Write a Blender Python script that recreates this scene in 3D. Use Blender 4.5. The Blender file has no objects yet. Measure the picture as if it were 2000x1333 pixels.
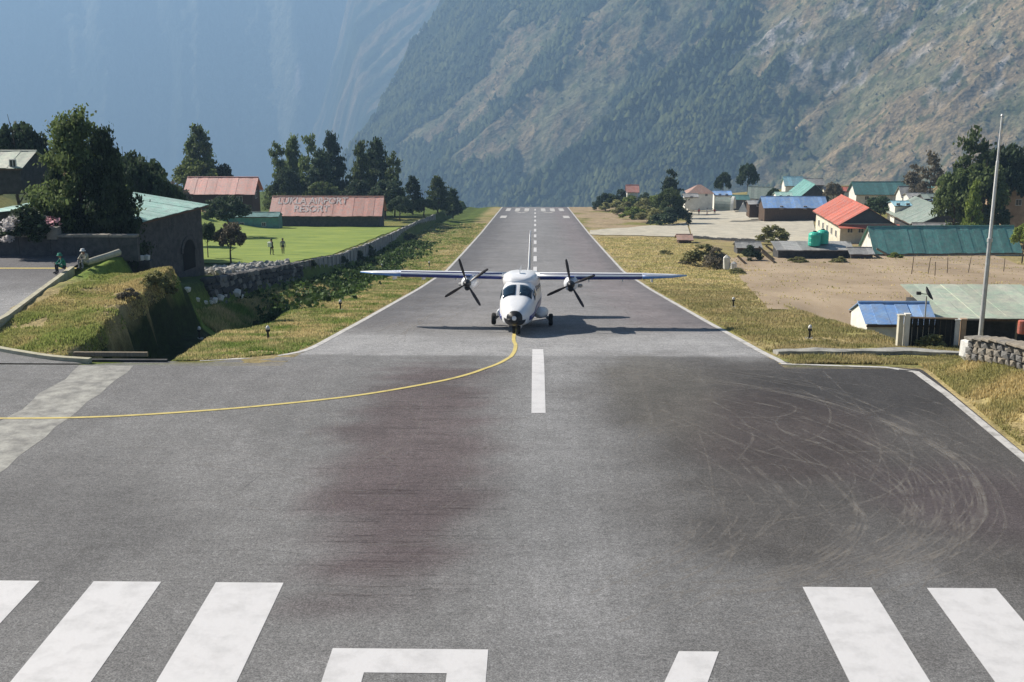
import bpy, bmesh, math, random
import numpy as np
from mathutils import Vector, Matrix, Euler

# ------------------------------------------------------------------ camera, world, sun, exposure
S = bpy.context.scene
COL = S.collection
R = math.radians
CAMZ = 12.0
PITCH = math.atan(571 / 2400.0)
YAW = math.atan(45 / 2400.0)
cam_d = bpy.data.cameras.new('camera')
cam = bpy.data.objects.new('camera', cam_d)
COL.objects.link(cam)
cam.location = (0, 0, CAMZ)
cam.rotation_euler = (math.pi / 2 - PITCH, 0, YAW)
cam_d.sensor_width = 36.0
cam_d.lens = 36.0 * 2400 / 2000
cam_d.clip_start = 0.5
cam_d.clip_end = 30000
S.camera = cam

SUN_EL, SUN_AZ = R(36), math.atan2(-0.86, 0.50)     # azimuth clockwise from +Y
w = bpy.data.worlds.new('World')
S.world = w
w.use_nodes = True
wn = w.node_tree
sky = wn.nodes.new('ShaderNodeTexSky')
sky.sky_type = 'NISHITA'
sky.sun_disc = False
sky.sun_elevation = SUN_EL
sky.sun_rotation = SUN_AZ
sky.altitude = 2800
sky.air_density = 0.7
sky.dust_density = 0.3
wn.links.new(sky.outputs[0], wn.nodes['Background'].inputs[0])
wn.nodes['Background'].inputs[1].default_value = 0.05
sl = bpy.data.lights.new('sun', 'SUN')
sl.energy = 5.0
sl.angle = R(0.53)
sl.color = (1.0, 0.93, 0.83)
so = bpy.data.objects.new('sun', sl)
COL.objects.link(so)
sdir = Vector((math.sin(SUN_AZ) * math.cos(SUN_EL), math.cos(SUN_AZ) * math.cos(SUN_EL), math.sin(SUN_EL)))
so.rotation_euler = sdir.to_track_quat('Z', 'Y').to_euler()
S.view_settings.view_transform = 'Standard'
S.view_settings.look = 'None'
S.view_settings.exposure = 0.92
S.view_settings.gamma = 1
S.view_settings.use_curve_mapping = False
S.cycles.use_denoising = True
S.cycles.max_bounces = 6
S.cycles.volume_bounces = 0
S.cycles.transparent_max_bounces = 40

# ------------------------------------------------------------------ helpers
rng = random.Random(7)
nr = np.random.default_rng(7)

def sstep(a, b, x):
    t = np.clip((np.asarray(x, float) - a) / (b - a), 0, 1)
    return t * t * (3 - 2 * t)

def _hash(ix, iy, seed):
    h = (ix.astype(np.int64) * 374761393 + iy.astype(np.int64) * 668265263 + seed * 1442695041) & 0xFFFFFFFF
    h = ((h ^ (h >> 13)) * 1274126177) & 0xFFFFFFFF
    return ((h ^ (h >> 16)) & 0xFFFF) / 65535.0

def vnoise(x, y, seed=0):
    x = np.asarray(x, float); y = np.asarray(y, float)
    ix = np.floor(x); iy = np.floor(y)
    fx = x - ix; fy = y - iy
    fx = fx * fx * (3 - 2 * fx); fy = fy * fy * (3 - 2 * fy)
    a = _hash(ix, iy, seed); b = _hash(ix + 1, iy, seed)
    c = _hash(ix, iy + 1, seed); d = _hash(ix + 1, iy + 1, seed)
    return (a * (1 - fx) + b * fx) * (1 - fy) + (c * (1 - fx) + d * fx) * fy

def fbm(x, y, seed=0, oct=4, gain=0.5):
    v = 0; amp = 1; tot = 0
    for k in range(oct):
        v = v + amp * vnoise(np.asarray(x) * 2 ** k, np.asarray(y) * 2 ** k, seed + k * 17)
        tot += amp; amp *= gain
    return v / tot

def ray(px, py):
    """direction in the world of a pixel of the 2000-wide photograph"""
    u = (px - 1000) / 2400.0; v = (666.5 - py) / 2400.0
    f = Vector((-math.sin(YAW) * math.cos(PITCH), math.cos(YAW) * math.cos(PITCH), -math.sin(PITCH)))
    r = Vector((math.cos(YAW), math.sin(YAW), 0))
    up = r.cross(f)
    return f + r * u + up * v

def at(px, py, Y):
    d = ray(px, py); t = Y / d.y
    return Vector((d.x * t, Y, CAMZ + d.z * t))

PY = np.array([-400, 45.8, 48.5, 51.2, 61, 68.2, 102.8, 135, 171, 223, 368, 373, 380, 400, 450, 600, 1200, 3000, 9000], float)
PZ = np.array([0, 0, -.25, -.7, -2.07, -3.1, -7.9, -12.1, -15.7, -20.8, -34.3, -34.8, -36.2, -48, -90, -240, -700, -900, -900], float)

def P(Y):
    Y = np.asarray(Y, float)
    return (np.interp(Y - 2, PY, PZ) + 2 * np.interp(Y, PY, PZ) + np.interp(Y + 2, PY, PZ)) / 4 * sstep(46.2, 50, Y) + np.interp(Y, PY, PZ) * (1 - sstep(46.2, 50, Y))

def T(X, Y):
    """ground height"""
    X = np.asarray(X, float); Y = np.asarray(Y, float)
    # the village side reaches further out before the cliff
    ext = np.where(X > 12, sstep(12, 60, X) * 22, sstep(18, 60, -X) * 2)
    Yp = np.where(Y > 340, np.maximum(340.0, Y - ext), Y)
    p = P(Yp)
    n = fbm(X * .25, Y * .25, 3, 3) - .5
    n = n + .25 * (fbm(X * 1.4, Y * 1.4, 4, 2) - .5)
    z = p.copy() if hasattr(p, 'copy') else p
    # ---- left
    L = sstep(-20.9, -21.9, X)
    terrace = p + 1.8 + sstep(42, 95, -X) * 14 * sstep(85, 130, Y) * (1 - .8 * sstep(195, 265, Y))
    z = z + L * sstep(69, 73, Y) * (terrace - p)
    # apron on the left stays flat to the boundary wall
    flat = sstep(-23.6, -24.6, X) * (1 - sstep(72.0, 73.5, Y))
    z = z * (1 - flat)
    # grass mound
    tw = sstep(-14.3 - .11 * (Y - 47), -15.7 - .11 * (Y - 47), X) * sstep(47.0, 47.5, Y) * (1 - sstep(62, 70, Y)) * (X > -24)
    z = z * (1 - tw) + np.minimum(z, -2.75 - .02 * (Y - 47)) * tw
    m = sstep(-17.9, -18.85, X + .7 * (fbm(Y * .7, Y * 0 + X * .2, 77, 3) - .5) - (47 - Y) * .05) * sstep(46.4, 47.4, Y) * (1 - sstep(65.5, 70.5, Y)) * (1 - sstep(-24.0, -24.9, X))
    mh = -0.22 + 0.3 * n + 0.2 * sstep(48, 58, Y) - .55 * sstep(52, 47, Y) * 0 + .25 * sstep(-22, -19.5, X)
    z = z * (1 - m) + mh * m
    # ditch along the mound and the grass strip
    cx = -16.6 - 1.2 * sstep(58, 75, Y) + 0.8 * sstep(80, 100, Y)+ .6 * np.sin(Y * .21)*sstep(66, 80, Y)
    dep = 1.5 * sstep(60, 70, Y) * (1 - .3 * sstep(75, 95, Y)) * (1 - .7 * sstep(105, 150, Y))
    z = z - dep * np.exp(-((X - cx) / (1.15 + .5 * sstep(60, 70, Y))) ** 2 / 1.0) * (1 - m)
    # ---- right bank, hollow behind the gate, village rise
    b = sstep(15.2, 17.6, X) * (1 - sstep(45.0, 48.5, Y)) * sstep(-60, -20, Y)
    z = z + b * (0.85 + 0.25 * sstep(18, 26, X)) + b * n * .25
    h = sstep(17.0, 19.0, X) * sstep(54, 57.5, Y) * (1 - sstep(74, 90, Y))
    z = z - 1.3 * h
    z = z + 4.5 * sstep(25, 110, X) * sstep(200, 330, Y)
    z = z + np.where(np.abs(X) > 10.6, n * .3, 0) * sstep(47, 49, Y)
    # under the asphalt
    on = (np.abs(X) < 9.7) & (Y > 50) & (Y < 371.5)
    on |= (X < 14.8) & (X > -60) & (Y < 46.0)
    on |= (X < -25.0) & (X > -60) & (Y < 71.0)
    on |= (X < 9.6) & (X > -9.5) & (Y < 51)
    return np.where(on, z - .35, z)

def Tz(x, y):
    return float(T(np.array([x], float), np.array([y], float))[0])

def onT(px, py, y0=30, y1=480):
    """point of the ground seen at a pixel"""
    d = ray(px, py)
    ys = np.linspace(y0, y1, 4000)
    t = ys / d.y
    g = CAMZ + d.z * t - T(d.x * t, ys)
    k = np.argmax(g <= 0)
    if g[k] > 0: k = len(ys) - 1
    y = ys[k]
    return Vector((d.x * y / d.y, y, Tz(d.x * y / d.y, y)))

def link(name, me, m=None, parent=None, smooth=False):
    if m is not None and len(me.materials) == 0:
        for q in (m if isinstance(m, (list, tuple)) else [m]): me.materials.append(q)
    if smooth:
        me.polygons.foreach_set('use_smooth', [True] * len(me.polygons))
    o = bpy.data.objects.new(name, me)
    COL.objects.link(o)
    if parent is not None: o.parent = parent
    return o

def tag(o, label=None, cat=None, group=None, kind=None):
    if label: o['label'] = label
    if cat: o['category'] = cat
    if group: o['group'] = group
    if kind: o['kind'] = kind
    return o

def empty(name, loc, label, cat, group=None, rz=0, rx=0):
    o = bpy.data.objects.new(name, None)
    o.empty_display_size = .3
    COL.objects.link(o)
    o.location = loc
    o.rotation_euler = (rx, 0, rz)
    return tag(o, label, cat, group)

def npmesh(name, V, Fq, colors=None):
    """V (n,3), Fq (m,3|4) numpy -> mesh, fast"""
    V = np.ascontiguousarray(V, dtype=np.float32); Fq = np.ascontiguousarray(Fq, dtype=np.int32)
    me = bpy.data.meshes.new(name)
    k = Fq.shape[1]
    me.vertices.add(len(V)); me.vertices.foreach_set('co', V.ravel())
    me.loops.add(Fq.size); me.loops.foreach_set('vertex_index', Fq.ravel())
    me.polygons.add(len(Fq))
    me.polygons.foreach_set('loop_start', np.arange(0, Fq.size, k, dtype=np.int32))
    me.polygons.foreach_set('loop_total', np.full(len(Fq), k, dtype=np.int32))
    if colors is not None:
        a = me.color_attributes.new('cover', 'FLOAT_COLOR', 'POINT')
        c = np.ones((len(V), 4), np.float32); c[:, :colors.shape[1]] = colors
        a.data.foreach_set('color', c.ravel())
    me.update(calc_edges=True)
    me.validate()
    return me

def gridmesh(name, X, Y, Z, colors=None, keep=None):
    ny, nx = X.shape
    V = np.stack([X.ravel(), Y.ravel(), Z.ravel()], 1)
    i = np.arange(ny * nx).reshape(ny, nx)
    q = np.stack([i[:-1, :-1], i[:-1, 1:], i[1:, 1:], i[1:, :-1]], -1).reshape(-1, 4)
    if keep is not None: q = q[keep.ravel()]
    return npmesh(name, V, q, colors)

class MB:
    """collects simple shapes into one mesh"""
    def __init__(s): s.v = []; s.f = []
    def add(s, vs, fs):
        o = len(s.v); s.v += [tuple(q) for q in vs]; s.f += [tuple(o + i for i in f) for f in fs]; return s
    def box(s, c, d, rz=0, rx=0, ry=0):
        M = Matrix.Translation(c) @ Euler((rx, ry, rz)).to_matrix().to_4x4()
        hx, hy, hz = d[0] / 2, d[1] / 2, d[2] / 2
        vs = [M @ Vector((x * hx, y * hy, z * hz)) for z in (-1, 1) for y in (-1, 1) for x in (-1, 1)]
        return s.add(vs, [(0, 2, 3, 1), (4, 5, 7, 6), (0, 1, 5, 4), (2, 6, 7, 3), (0, 4, 6, 2), (1, 3, 7, 5)])
    def box0(s, a, b):
        return s.box([(a[i] + b[i]) / 2 for i in range(3)], [abs(b[i] - a[i]) for i in range(3)])
    def tube(s, p0, p1, r0, r1=None, n=8, cap=True):
        r1 = r0 if r1 is None else r1
        p0 = Vector(p0); p1 = Vector(p1); d = (p1 - p0).normalized()
        a = d.orthogonal().normalized(); b = d.cross(a)
        vs = []
        for p, r in ((p0, r0), (p1, r1)):
            for k in range(n):
                t = 2 * math.pi * k / n
                vs.append(p + a * (r * math.cos(t)) + b * (r * math.sin(t)))
        fs = [(k, (k + 1) % n, n + (k + 1) % n, n + k) for k in range(n)]
        if cap: fs += [tuple(reversed(range(n))), tuple(range(n, 2 * n))]
        return s.add(vs, fs)
    def lathe(s, prof, n=12, c=(0, 0, 0), axis='z'):
        vs = []; 
        for r, h in prof:
            for k in range(n):
                t = 2 * math.pi * k / n
                x, y = r * math.cos(t), r * math.sin(t)
                vs.append({'z': (c[0] + x, c[1] + y, c[2] + h), 'y': (c[0] + x, c[1] + h, c[2] + y), 'x': (c[0] + h, c[1] + x, c[2] + y)}[axis])
        m = len(prof)
        fs = [(j * n + k, j * n + (k + 1) % n, (j + 1) * n + (k + 1) % n, (j + 1) * n + k) for j in range(m - 1) for k in range(n)]
        fs += [tuple(reversed(range(n))), tuple(range((m - 1) * n, m * n))]
        return s.add(vs, fs)
    def quad(s, *p): return s.add(p, [tuple(range(len(p)))])
    def slab(s, pts, t):
        """polygon pts (ccw seen from outside) given thickness t inwards along its normal"""
        pts = [Vector(p) for p in pts]
        nrm = (pts[1] - pts[0]).cross(pts[2] - pts[0]).normalized()
        n = len(pts)
        vs = pts + [p - nrm * t for p in pts]
        fs = [tuple(range(n)), tuple(reversed(range(n, 2 * n)))] + [(k, n + k, n + (k + 1) % n, (k + 1) % n) for k in range(n)]
        return s.add(vs, fs)
    def mesh(s, name, jit=0):
        me = bpy.data.meshes.new(name)
        vs = s.v
        if jit: vs = [tuple(c + rng.uniform(-jit, jit) for c in v) for v in vs]
        me.from_pydata(vs, [], s.f)
        bm = bmesh.new(); bm.from_mesh(me); bmesh.ops.recalc_face_normals(bm, faces=bm.faces); bm.to_mesh(me); bm.free()
        return me
    def build(s, name, m, parent=None, smooth=False, bevel=0):
        o = link(name, s.mesh(name), m, parent, smooth)
        if bevel:
            b = o.modifiers.new('bevel', 'BEVEL'); b.width = bevel; b.segments = 2; b.limit_method = 'ANGLE'
        return o

# ------------------------------------------------------------------ materials
def nodes(m):
    m.use_nodes = True
    return m.node_tree.nodes, m.node_tree.links

def mat(name, col, rough=.8, var=.25, scale=3.0, metal=0, bump=.0, col2=None, spec=.3, stretch=None, detail=5, thr=None):
    """plain weathered material: colour varied by noise, optional second colour in patches"""
    m = bpy.data.materials.new(name); N, Lk = nodes(m)
    b = N['Principled BSDF']
    b.inputs['Roughness'].default_value = rough; b.inputs['Metallic'].default_value = metal
    b.inputs['Specular IOR Level'].default_value = spec
    tc = N.new('ShaderNodeTexCoord'); src = tc.outputs['Object']
    if stretch:
        mp = N.new('ShaderNodeMapping'); mp.inputs['Scale'].default_value = stretch
        Lk.new(src, mp.inputs[0]); src = mp.outputs[0]
    n = N.new('ShaderNodeTexNoise'); n.inputs['Scale'].default_value = scale; n.inputs['Detail'].default_value = detail
    n.inputs['Roughness'].default_value = .65
    Lk.new(src, n.inputs['Vector'])
    r = N.new('ShaderNodeValToRGB')
    c2 = col2 or tuple(c * (1 - var) for c in col)
    c1 = col if col2 else tuple(min(1, c * (1 + var)) for c in col)
    lo, hi = thr or (.35, .68)
    r.color_ramp.elements[0].position = lo; r.color_ramp.elements[0].color = (*c2, 1)
    r.color_ramp.elements[1].position = hi; r.color_ramp.elements[1].color = (*c1, 1)
    Lk.new(n.outputs[0], r.inputs[0]); Lk.new(r.outputs[0], b.inputs['Base Color'])
    if bump:
        n2 = N.new('ShaderNodeTexNoise'); n2.inputs['Scale'].default_value = scale * 6; n2.inputs['Detail'].default_value = 4
        Lk.new(src, n2.inputs['Vector'])
        bp = N.new('ShaderNodeBump'); bp.inputs['Strength'].default_value = bump; bp.inputs['Distance'].default_value = .05
        Lk.new(n2.outputs[0], bp.inputs['Height']); Lk.new(bp.outputs[0], b.inputs['Normal'])
    return m

def covermat(name, rough=.95, scales=((.5, .35), (6, .4)), bump=.6, bdist=.1, bscale=5.0, tint=None):
    """colour from the mesh's ground-cover attribute, varied by noise"""
    m = bpy.data.materials.new(name); N, Lk = nodes(m)
    b = N['Principled BSDF']; b.inputs['Roughness'].default_value = rough; b.inputs['Specular IOR Level'].default_value = .1
    a = N.new('ShaderNodeAttribute'); a.attribute_name = 'cover'
    tc = N.new('ShaderNodeTexCoord')
    col = a.outputs['Color']
    for sc, am in scales:
        n = N.new('ShaderNodeTexNoise'); n.inputs['Scale'].default_value = sc; n.inputs['Detail'].default_value = 6; n.inputs['Roughness'].default_value = .7
        Lk.new(tc.outputs['Object'], n.inputs['Vector'])
        mr = N.new('ShaderNodeMapRange'); mr.inputs['From Min'].default_value = .3; mr.inputs['From Max'].default_value = .7
        mr.inputs['To Min'].default_value = 1 - am; mr.inputs['To Max'].default_value = 1 + am
        Lk.new(n.outputs[0], mr.inputs[0])
        vm = N.new('ShaderNodeVectorMath'); vm.operation = 'SCALE'
        Lk.new(col, vm.inputs[0]); Lk.new(mr.outputs[0], vm.inputs['Scale'])
        col = vm.outputs[0]
    Lk.new(col, b.inputs['Base Color'])
    n2 = N.new('ShaderNodeTexNoise'); n2.inputs['Scale'].default_value = bscale; n2.inputs['Detail'].default_value = 6
    Lk.new(tc.outputs['Object'], n2.inputs['Vector'])
    bp = N.new('ShaderNodeBump'); bp.inputs['Strength'].default_value = bump; bp.inputs['Distance'].default_value = bdist
    Lk.new(n2.outputs[0], bp.inputs['Height']); Lk.new(bp.outputs[0], b.inputs['Normal'])
    return m

def leafmat(name, col, var=.5, trans=.25):
    m = bpy.data.materials.new(name); N, Lk = nodes(m)
    b = N['Principled BSDF']; b.inputs['Roughness'].default_value = .7; b.inputs['Specular IOR Level'].default_value = .2
    a = N.new('ShaderNodeAttribute'); a.attribute_name = 'cover'
    oi = N.new('ShaderNodeObjectInfo')
    hs = N.new('ShaderNodeHueSaturation')
    mr = N.new('ShaderNodeMapRange'); mr.inputs['To Min'].default_value = .75; mr.inputs['To Max'].default_value = 1.25
    Lk.new(oi.outputs['Random'], mr.inputs[0]); Lk.new(mr.outputs[0], hs.inputs['Value'])
    mx = N.new('ShaderNodeMix'); mx.data_type = 'RGBA'; mx.blend_type = 'MULTIPLY'; mx.inputs[0].default_value = 1
    mx.inputs[7].default_value = (*col, 1)
    Lk.new(a.outputs['Color'], mx.inputs[6]); Lk.new(mx.outputs[2], hs.inputs['Color'])
    Lk.new(hs.outputs[0], b.inputs['Base Color'])
    tr = N.new('ShaderNodeBsdfTranslucent'); Lk.new(hs.outputs[0], tr.inputs[0])
    ms = N.new('ShaderNodeMixShader'); ms.inputs[0].default_value = trans
    Lk.new(b.outputs[0], ms.inputs[1]); Lk.new(tr.outputs[0], ms.inputs[2])
    Lk.new(ms.outputs[0], N['Material Output'].inputs[0])
    return m

M = {}

# ------------------------------------------------------------------ ground
M['ground'] = covermat('ground_cover', scales=((.35, .3), (2.2, .35), (11, .35)), bump=.8, bdist=.12, bscale=4)
def axis(segs):
    out = []
    for a, b, s in segs:
        out.append(np.arange(a, b, s))
    out.append(np.array([segs[-1][1]], float))
    return np.concatenate(out)
gx = axis([(-400, -140, 20), (-140, -60, 5), (-60, -27, 1.2), (-27, -9, .35), (-9, 9, 3), (9, 24, .35), (24, 70, 1.3), (70, 160, 4), (160, 400, 20)])
gy = axis([(-60, 40, 4), (40, 46, .6), (46, 74, .33), (74, 130, .6), (130, 260, 1.5), (260, 420, 2.5), (420, 600, 12)])
GX, GY = np.meshgrid(gx, gy)
GZ = T(GX, GY)
DRY = np.array([.32, .255, .125]); GRN = np.array([.10, .14, .028]); SOIL = np.array([.33, .25, .165]); MIX = np.array([.20, .19, .06])
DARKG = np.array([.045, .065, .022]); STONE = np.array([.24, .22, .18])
def lerp(a, b, t): return a + (b - a) * t[..., None]
n1 = fbm(GX * .12, GY * .12, 11, 4); n2 = fbm(GX * .5, GY * .5, 21, 3)
C = lerp(np.broadcast_to(MIX, GX.shape + (3,)).copy(), np.broadcast_to(DRY, GX.shape + (3,)), sstep(.38, .6, n1))
# left strip: green towards the ditch, straw towards the asphalt
gl = sstep(-12.3, -15.2, GX + (n2 - .5) * 3) * (GX < -10)
C = lerp(C, GRN, gl * .9)
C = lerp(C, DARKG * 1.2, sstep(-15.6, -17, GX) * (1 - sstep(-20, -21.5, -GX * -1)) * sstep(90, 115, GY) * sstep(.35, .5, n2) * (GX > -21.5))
# mound: straw with a green far rim
mo = (GX < -18.2) & (GX > -25) & (GY > 46) & (GY < 72)
C = np.where(mo[..., None], lerp(np.broadcast_to(DRY * .95, C.shape), GRN * 1.4, sstep(61, 66, GY + (n2 - .5) * 5)), C)
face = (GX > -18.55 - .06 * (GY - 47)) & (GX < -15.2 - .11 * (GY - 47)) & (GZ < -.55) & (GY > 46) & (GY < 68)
C = np.where(face[..., None], np.broadcast_to(DARKG * .55, C.shape), C)  # shade on the steep face, put into its cover colour
# far left slope and terrace
lf = (GX < -21.5) & (GY > 72)
C = np.where(lf[..., None], lerp(np.broadcast_to(DARKG * 1.5, C.shape), MIX, sstep(.4, .6, n1)), C)
C = lerp(C, np.array([.28, .18, .09]), sstep(40, 60, -GX) * sstep(150, 190, GY) * sstep(.4, .55, n2))
# right: soil field is its own sheet; bank near the stone wall is straw
C = np.where(((GX > 15) & (GY < 49))[..., None], lerp(np.broadcast_to(DRY * 1.0, C.shape), MIX, sstep(.5, .7, n2) * .6), C)
rg = (GX > 10) & (GY > 46.5) & (GY < 80)
C = np.where(rg[..., None], lerp(C, MIX * 1.15, sstep(.4, .65, n2) * .7), C)
C = lerp(C, GRN, ((GX > 10) & (GX < 15.5) & (GY > 46.6) & (GY < 50.6)) * .45)
C = lerp(C, DRY, (GX > 10) * sstep(70, 85, GY) * (1 - sstep(225, 240, GY)) * sstep(.25, .5, n2) * .85)
C = lerp(C, SOIL * .8, (GX > 22) * sstep(100, 120, GY) * (1 - sstep(200, 220, GY)) * sstep(.5, .62, n1) * .7)
C = lerp(C, SOIL, sstep(230, 250, GY) * (GX > 10) * (GX < 26) * sstep(.35, .5, n1) * .8)
C = lerp(C, GRN * .8, sstep(240, 262, GY) * sstep(12, 15, -GX) )
C = lerp(C, STONE * .6, sstep(60, 120, -PY[0] * 0 + GY - 372) * 1.0)
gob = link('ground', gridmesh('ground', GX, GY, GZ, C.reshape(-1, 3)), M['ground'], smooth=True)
tag(gob, kind='structure')

# ------------------------------------------------------------------ asphalt
def asphalt_mat():
    m = bpy.data.materials.new('worn_asphalt'); N, Lk = nodes(m)
    b = N['Principled BSDF']; b.inputs['Specular IOR Level'].default_value = .25
    a = N.new('ShaderNodeAttribute'); a.attribute_name = 'cover'
    tc = N.new('ShaderNodeTexCoord'); obj = tc.outputs['Object']
    def noise(scale, mapping=None, detail=6, rough=.65, dist=0):
        src = obj
        if mapping:
            mp = N.new('ShaderNodeMapping'); mp.inputs['Scale'].default_value = mapping; Lk.new(obj, mp.inputs[0]); src = mp.outputs[0]
        n = N.new('ShaderNodeTexNoise'); n.inputs['Scale'].default_value = scale; n.inputs['Detail'].default_value = detail
        n.inputs['Roughness'].default_value = rough; n.inputs['Distortion'].default_value = dist
        Lk.new(src, n.inputs['Vector']); return n.outputs[0]
    col = a.outputs['Color']
    def mul(fac, lo, hi, f0=.3, f1=.7):
        nonlocal col
        mr = N.new('ShaderNodeMapRange'); mr.inputs['From Min'].default_value = f0; mr.inputs['From Max'].default_value = f1
        mr.inputs['To Min'].default_value = lo; mr.inputs['To Max'].default_value = hi
        Lk.new(fac, mr.inputs[0])
        vm = N.new('ShaderNodeVectorMath'); vm.operation = 'SCALE'
        Lk.new(col, vm.inputs[0]); Lk.new(mr.outputs[0], vm.inputs['Scale']); col = vm.outputs[0]
    mul(noise(.18, dist=.6), .82, 1.16)
    mul(noise(1.1, dist=1.2), .88, 1.12)
    mul(noise(2.4, dist=2.0), .87, 1.13)
    mul(noise(1.0, (.3, 3.0, 1), 5, .65, 1.0), .95, 1.05)          # streaks across the runway
    mul(noise(1.0, (1.6, .05, 1), 3, .5, .4), .95, 1.05)          # lanes along it
    mul(noise(7, detail=5, rough=.8), .84, 1.16, .40, .60)
    mul(noise(13, detail=3, rough=.7), .80, 1.20, .38, .62)
    mul(noise(26, detail=3, rough=.8), .70, 1.30, .38, .62)         # aggregate
    Lk.new(col, b.inputs['Base Color'])
    b.inputs['Roughness'].default_value = .82
    bp = N.new('ShaderNodeBump'); bp.inputs['Strength'].default_value = .5; bp.inputs['Distance'].default_value = .015
    Lk.new(noise(45, detail=4), bp.inputs['Height']); Lk.new(bp.outputs[0], b.inputs['Normal'])
    return m
M['asphalt'] = asphalt_mat()

def xl_xr(y):
    xl = np.interp(y, [46.3, 46.301, 47.19, 47.2, 47.6, 48.4, 49.5, 51], [-60, -17.6, -15.6, -14.6, -12.6, -11.3, -10.4, -10.0])
    xr = np.interp(y, [42.7, 46.2, 46.9, 47.4, 48.2], [15.0, 14.9, 13.6, 10.3, 10.0])
    return xl, xr
ys = np.concatenate([np.arange(-40, 42, 1.0), np.arange(42, 46.3, .35), [46.3, 46.301], np.arange(46.55, 51, .25), np.arange(51, 110, .6), np.arange(110, 372.1, 1.5)])
nc = 70
A = np.linspace(0, 1, nc)
AX = []; 
for y in ys:
    l, r = xl_xr(y)
    # denser columns over the runway
    if l < -30:
        c = np.concatenate([np.linspace(l, -20, 20), np.linspace(-19.4, r, nc - 20)])
    else:
        c = l + (r - l) * A
    AX.append(c)
AX = np.array(AX); AY = np.repeat(ys[:, None], nc, 1); AZ = P(AY)
def asph_col(X, Y):
    base = np.array([.170, .167, .163])
    c = np.broadcast_to(base, X.shape + (3,)).copy()
    nA = fbm(X * .35, Y * .35, 5, 4); nB = fbm(X * .9, Y * .9, 8, 4); nS = fbm(X * .35, Y * 3.0, 9, 4)
    def patch(cx, cy, rx, ry, col, am, soft=.35, n=None):
        nonlocal c
        d = np.sqrt(((X - cx) / rx) ** 2 + ((Y - cy) / ry) ** 2) + ((nA if n is None else n) - .5) * .9
        t = am * (1 - sstep(1 - soft, 1 + soft, d))
        c = lerp(c, np.array(col), t)
    # rolled lane in the middle, paler
    c = lerp(c, np.array([.225, .223, .221]), np.exp(-((X - .7 + (nA - .5) * 1.5) / 1.7) ** 2) * .75 * (Y < 60))
    c = lerp(c, np.array([.190, .186, .181]), np.exp(-((X + 8 + (nA - .5) * 4) / 3.2) ** 2) * .55 * (Y < 46))
    # resurfaced pale band where the slope starts
    c = lerp(c, np.array([.275, .271, .268]), sstep(49.3, 50.1, Y + (nA - .5) * .5) * (1 - sstep(57, 66, Y + (nA - .5) * 8)) * .95)
    # stained ground left of the centre line
    patch(-3.7, 36, 2.5, 11, (.106, .083, .083), .88, .35, nS)
    patch(-3.6, 31, 1.7, 4, (.085, .066, .068), .6, .4, nS)
    patch(-14, 30, 4.5, 6, (.115, .112, .110), .7)
    patch(-12, 44, 5, 3, (.15, .145, .143), .4)
    # turning pad on the right: darker, scuffed
    patch(9.8, 38, 7.6, 12.5, (.076, .070, .065), .9, .3)
    patch(12.5, 43.5, 4, 3.5, (.046, .044, .044), .75)
    patch(7.6, 38, 3, 4.5, (.060, .046, .044), .6)
    patch(11.8, 32, 2.6, 3.0, (.082, .066, .068), .7)
    patch(4.6, 43, 1.8, 6, (.13, .122, .105), .5)
    # sloping runway: scuffed dark margins, pinkish right side
    far = sstep(58, 68, Y)
    c = lerp(c, np.array([.195, .188, .188]), far * .8)
    c = lerp(c, np.array([.100, .097, .100]), far * sstep(4.0, 9.0, -X + (nB - .5) * 5) * .8)
    c = lerp(c, np.array([.185, .160, .162]), far * sstep(3.0, 7.0, X + (nB - .5) * 4) * .7)
    c = lerp(c, np.array([.115, .108, .111]), far * sstep(7.8, 9.4, X + (nB - .5) * 2.5) * .6)
    c = lerp(c, np.array([.225, .221, .219]), far * np.exp(-((X + (nA - .5) * 3) / 3.0) ** 2) * .6)
    return c
ME = [(AX, AY, AZ)]
V = []; Fq = []; CC = []
i0 = 0
def add_grid(X, Y, Z):
    global i0
    ny, nx = X.shape
    V.append(np.stack([X.ravel(), Y.ravel(), Z.ravel()], 1)); CC.append(asph_col(X, Y).reshape(-1, 3))
    i = np.arange(ny * nx).reshape(ny, nx) + i0
    Fq.append(np.stack([i[:-1, :-1], i[:-1, 1:], i[1:, 1:], i[1:, :-1]], -1).reshape(-1, 4)); i0 += ny * nx
add_grid(AX, AY, AZ)
y2 = np.concatenate([np.linspace(46.302, 50, 14), np.linspace(50.4, 72, 46)])
xr2 = np.interp(y2, [46.3, 50.0, 54.6, 67, 72], [-17.7, -24.2, -24.3, -26, -26.4])
X2 = np.array([np.linspace(-60, r, 40) for r in xr2]); Y2 = np.repeat(y2[:, None], 40, 1)
add_grid(X2, Y2, X2 * 0)
rw = link('runway', npmesh('runway', np.concatenate(V), np.concatenate(Fq), np.concatenate(CC)), M['asphalt'], smooth=True)
tag(rw, kind='structure')

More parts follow.
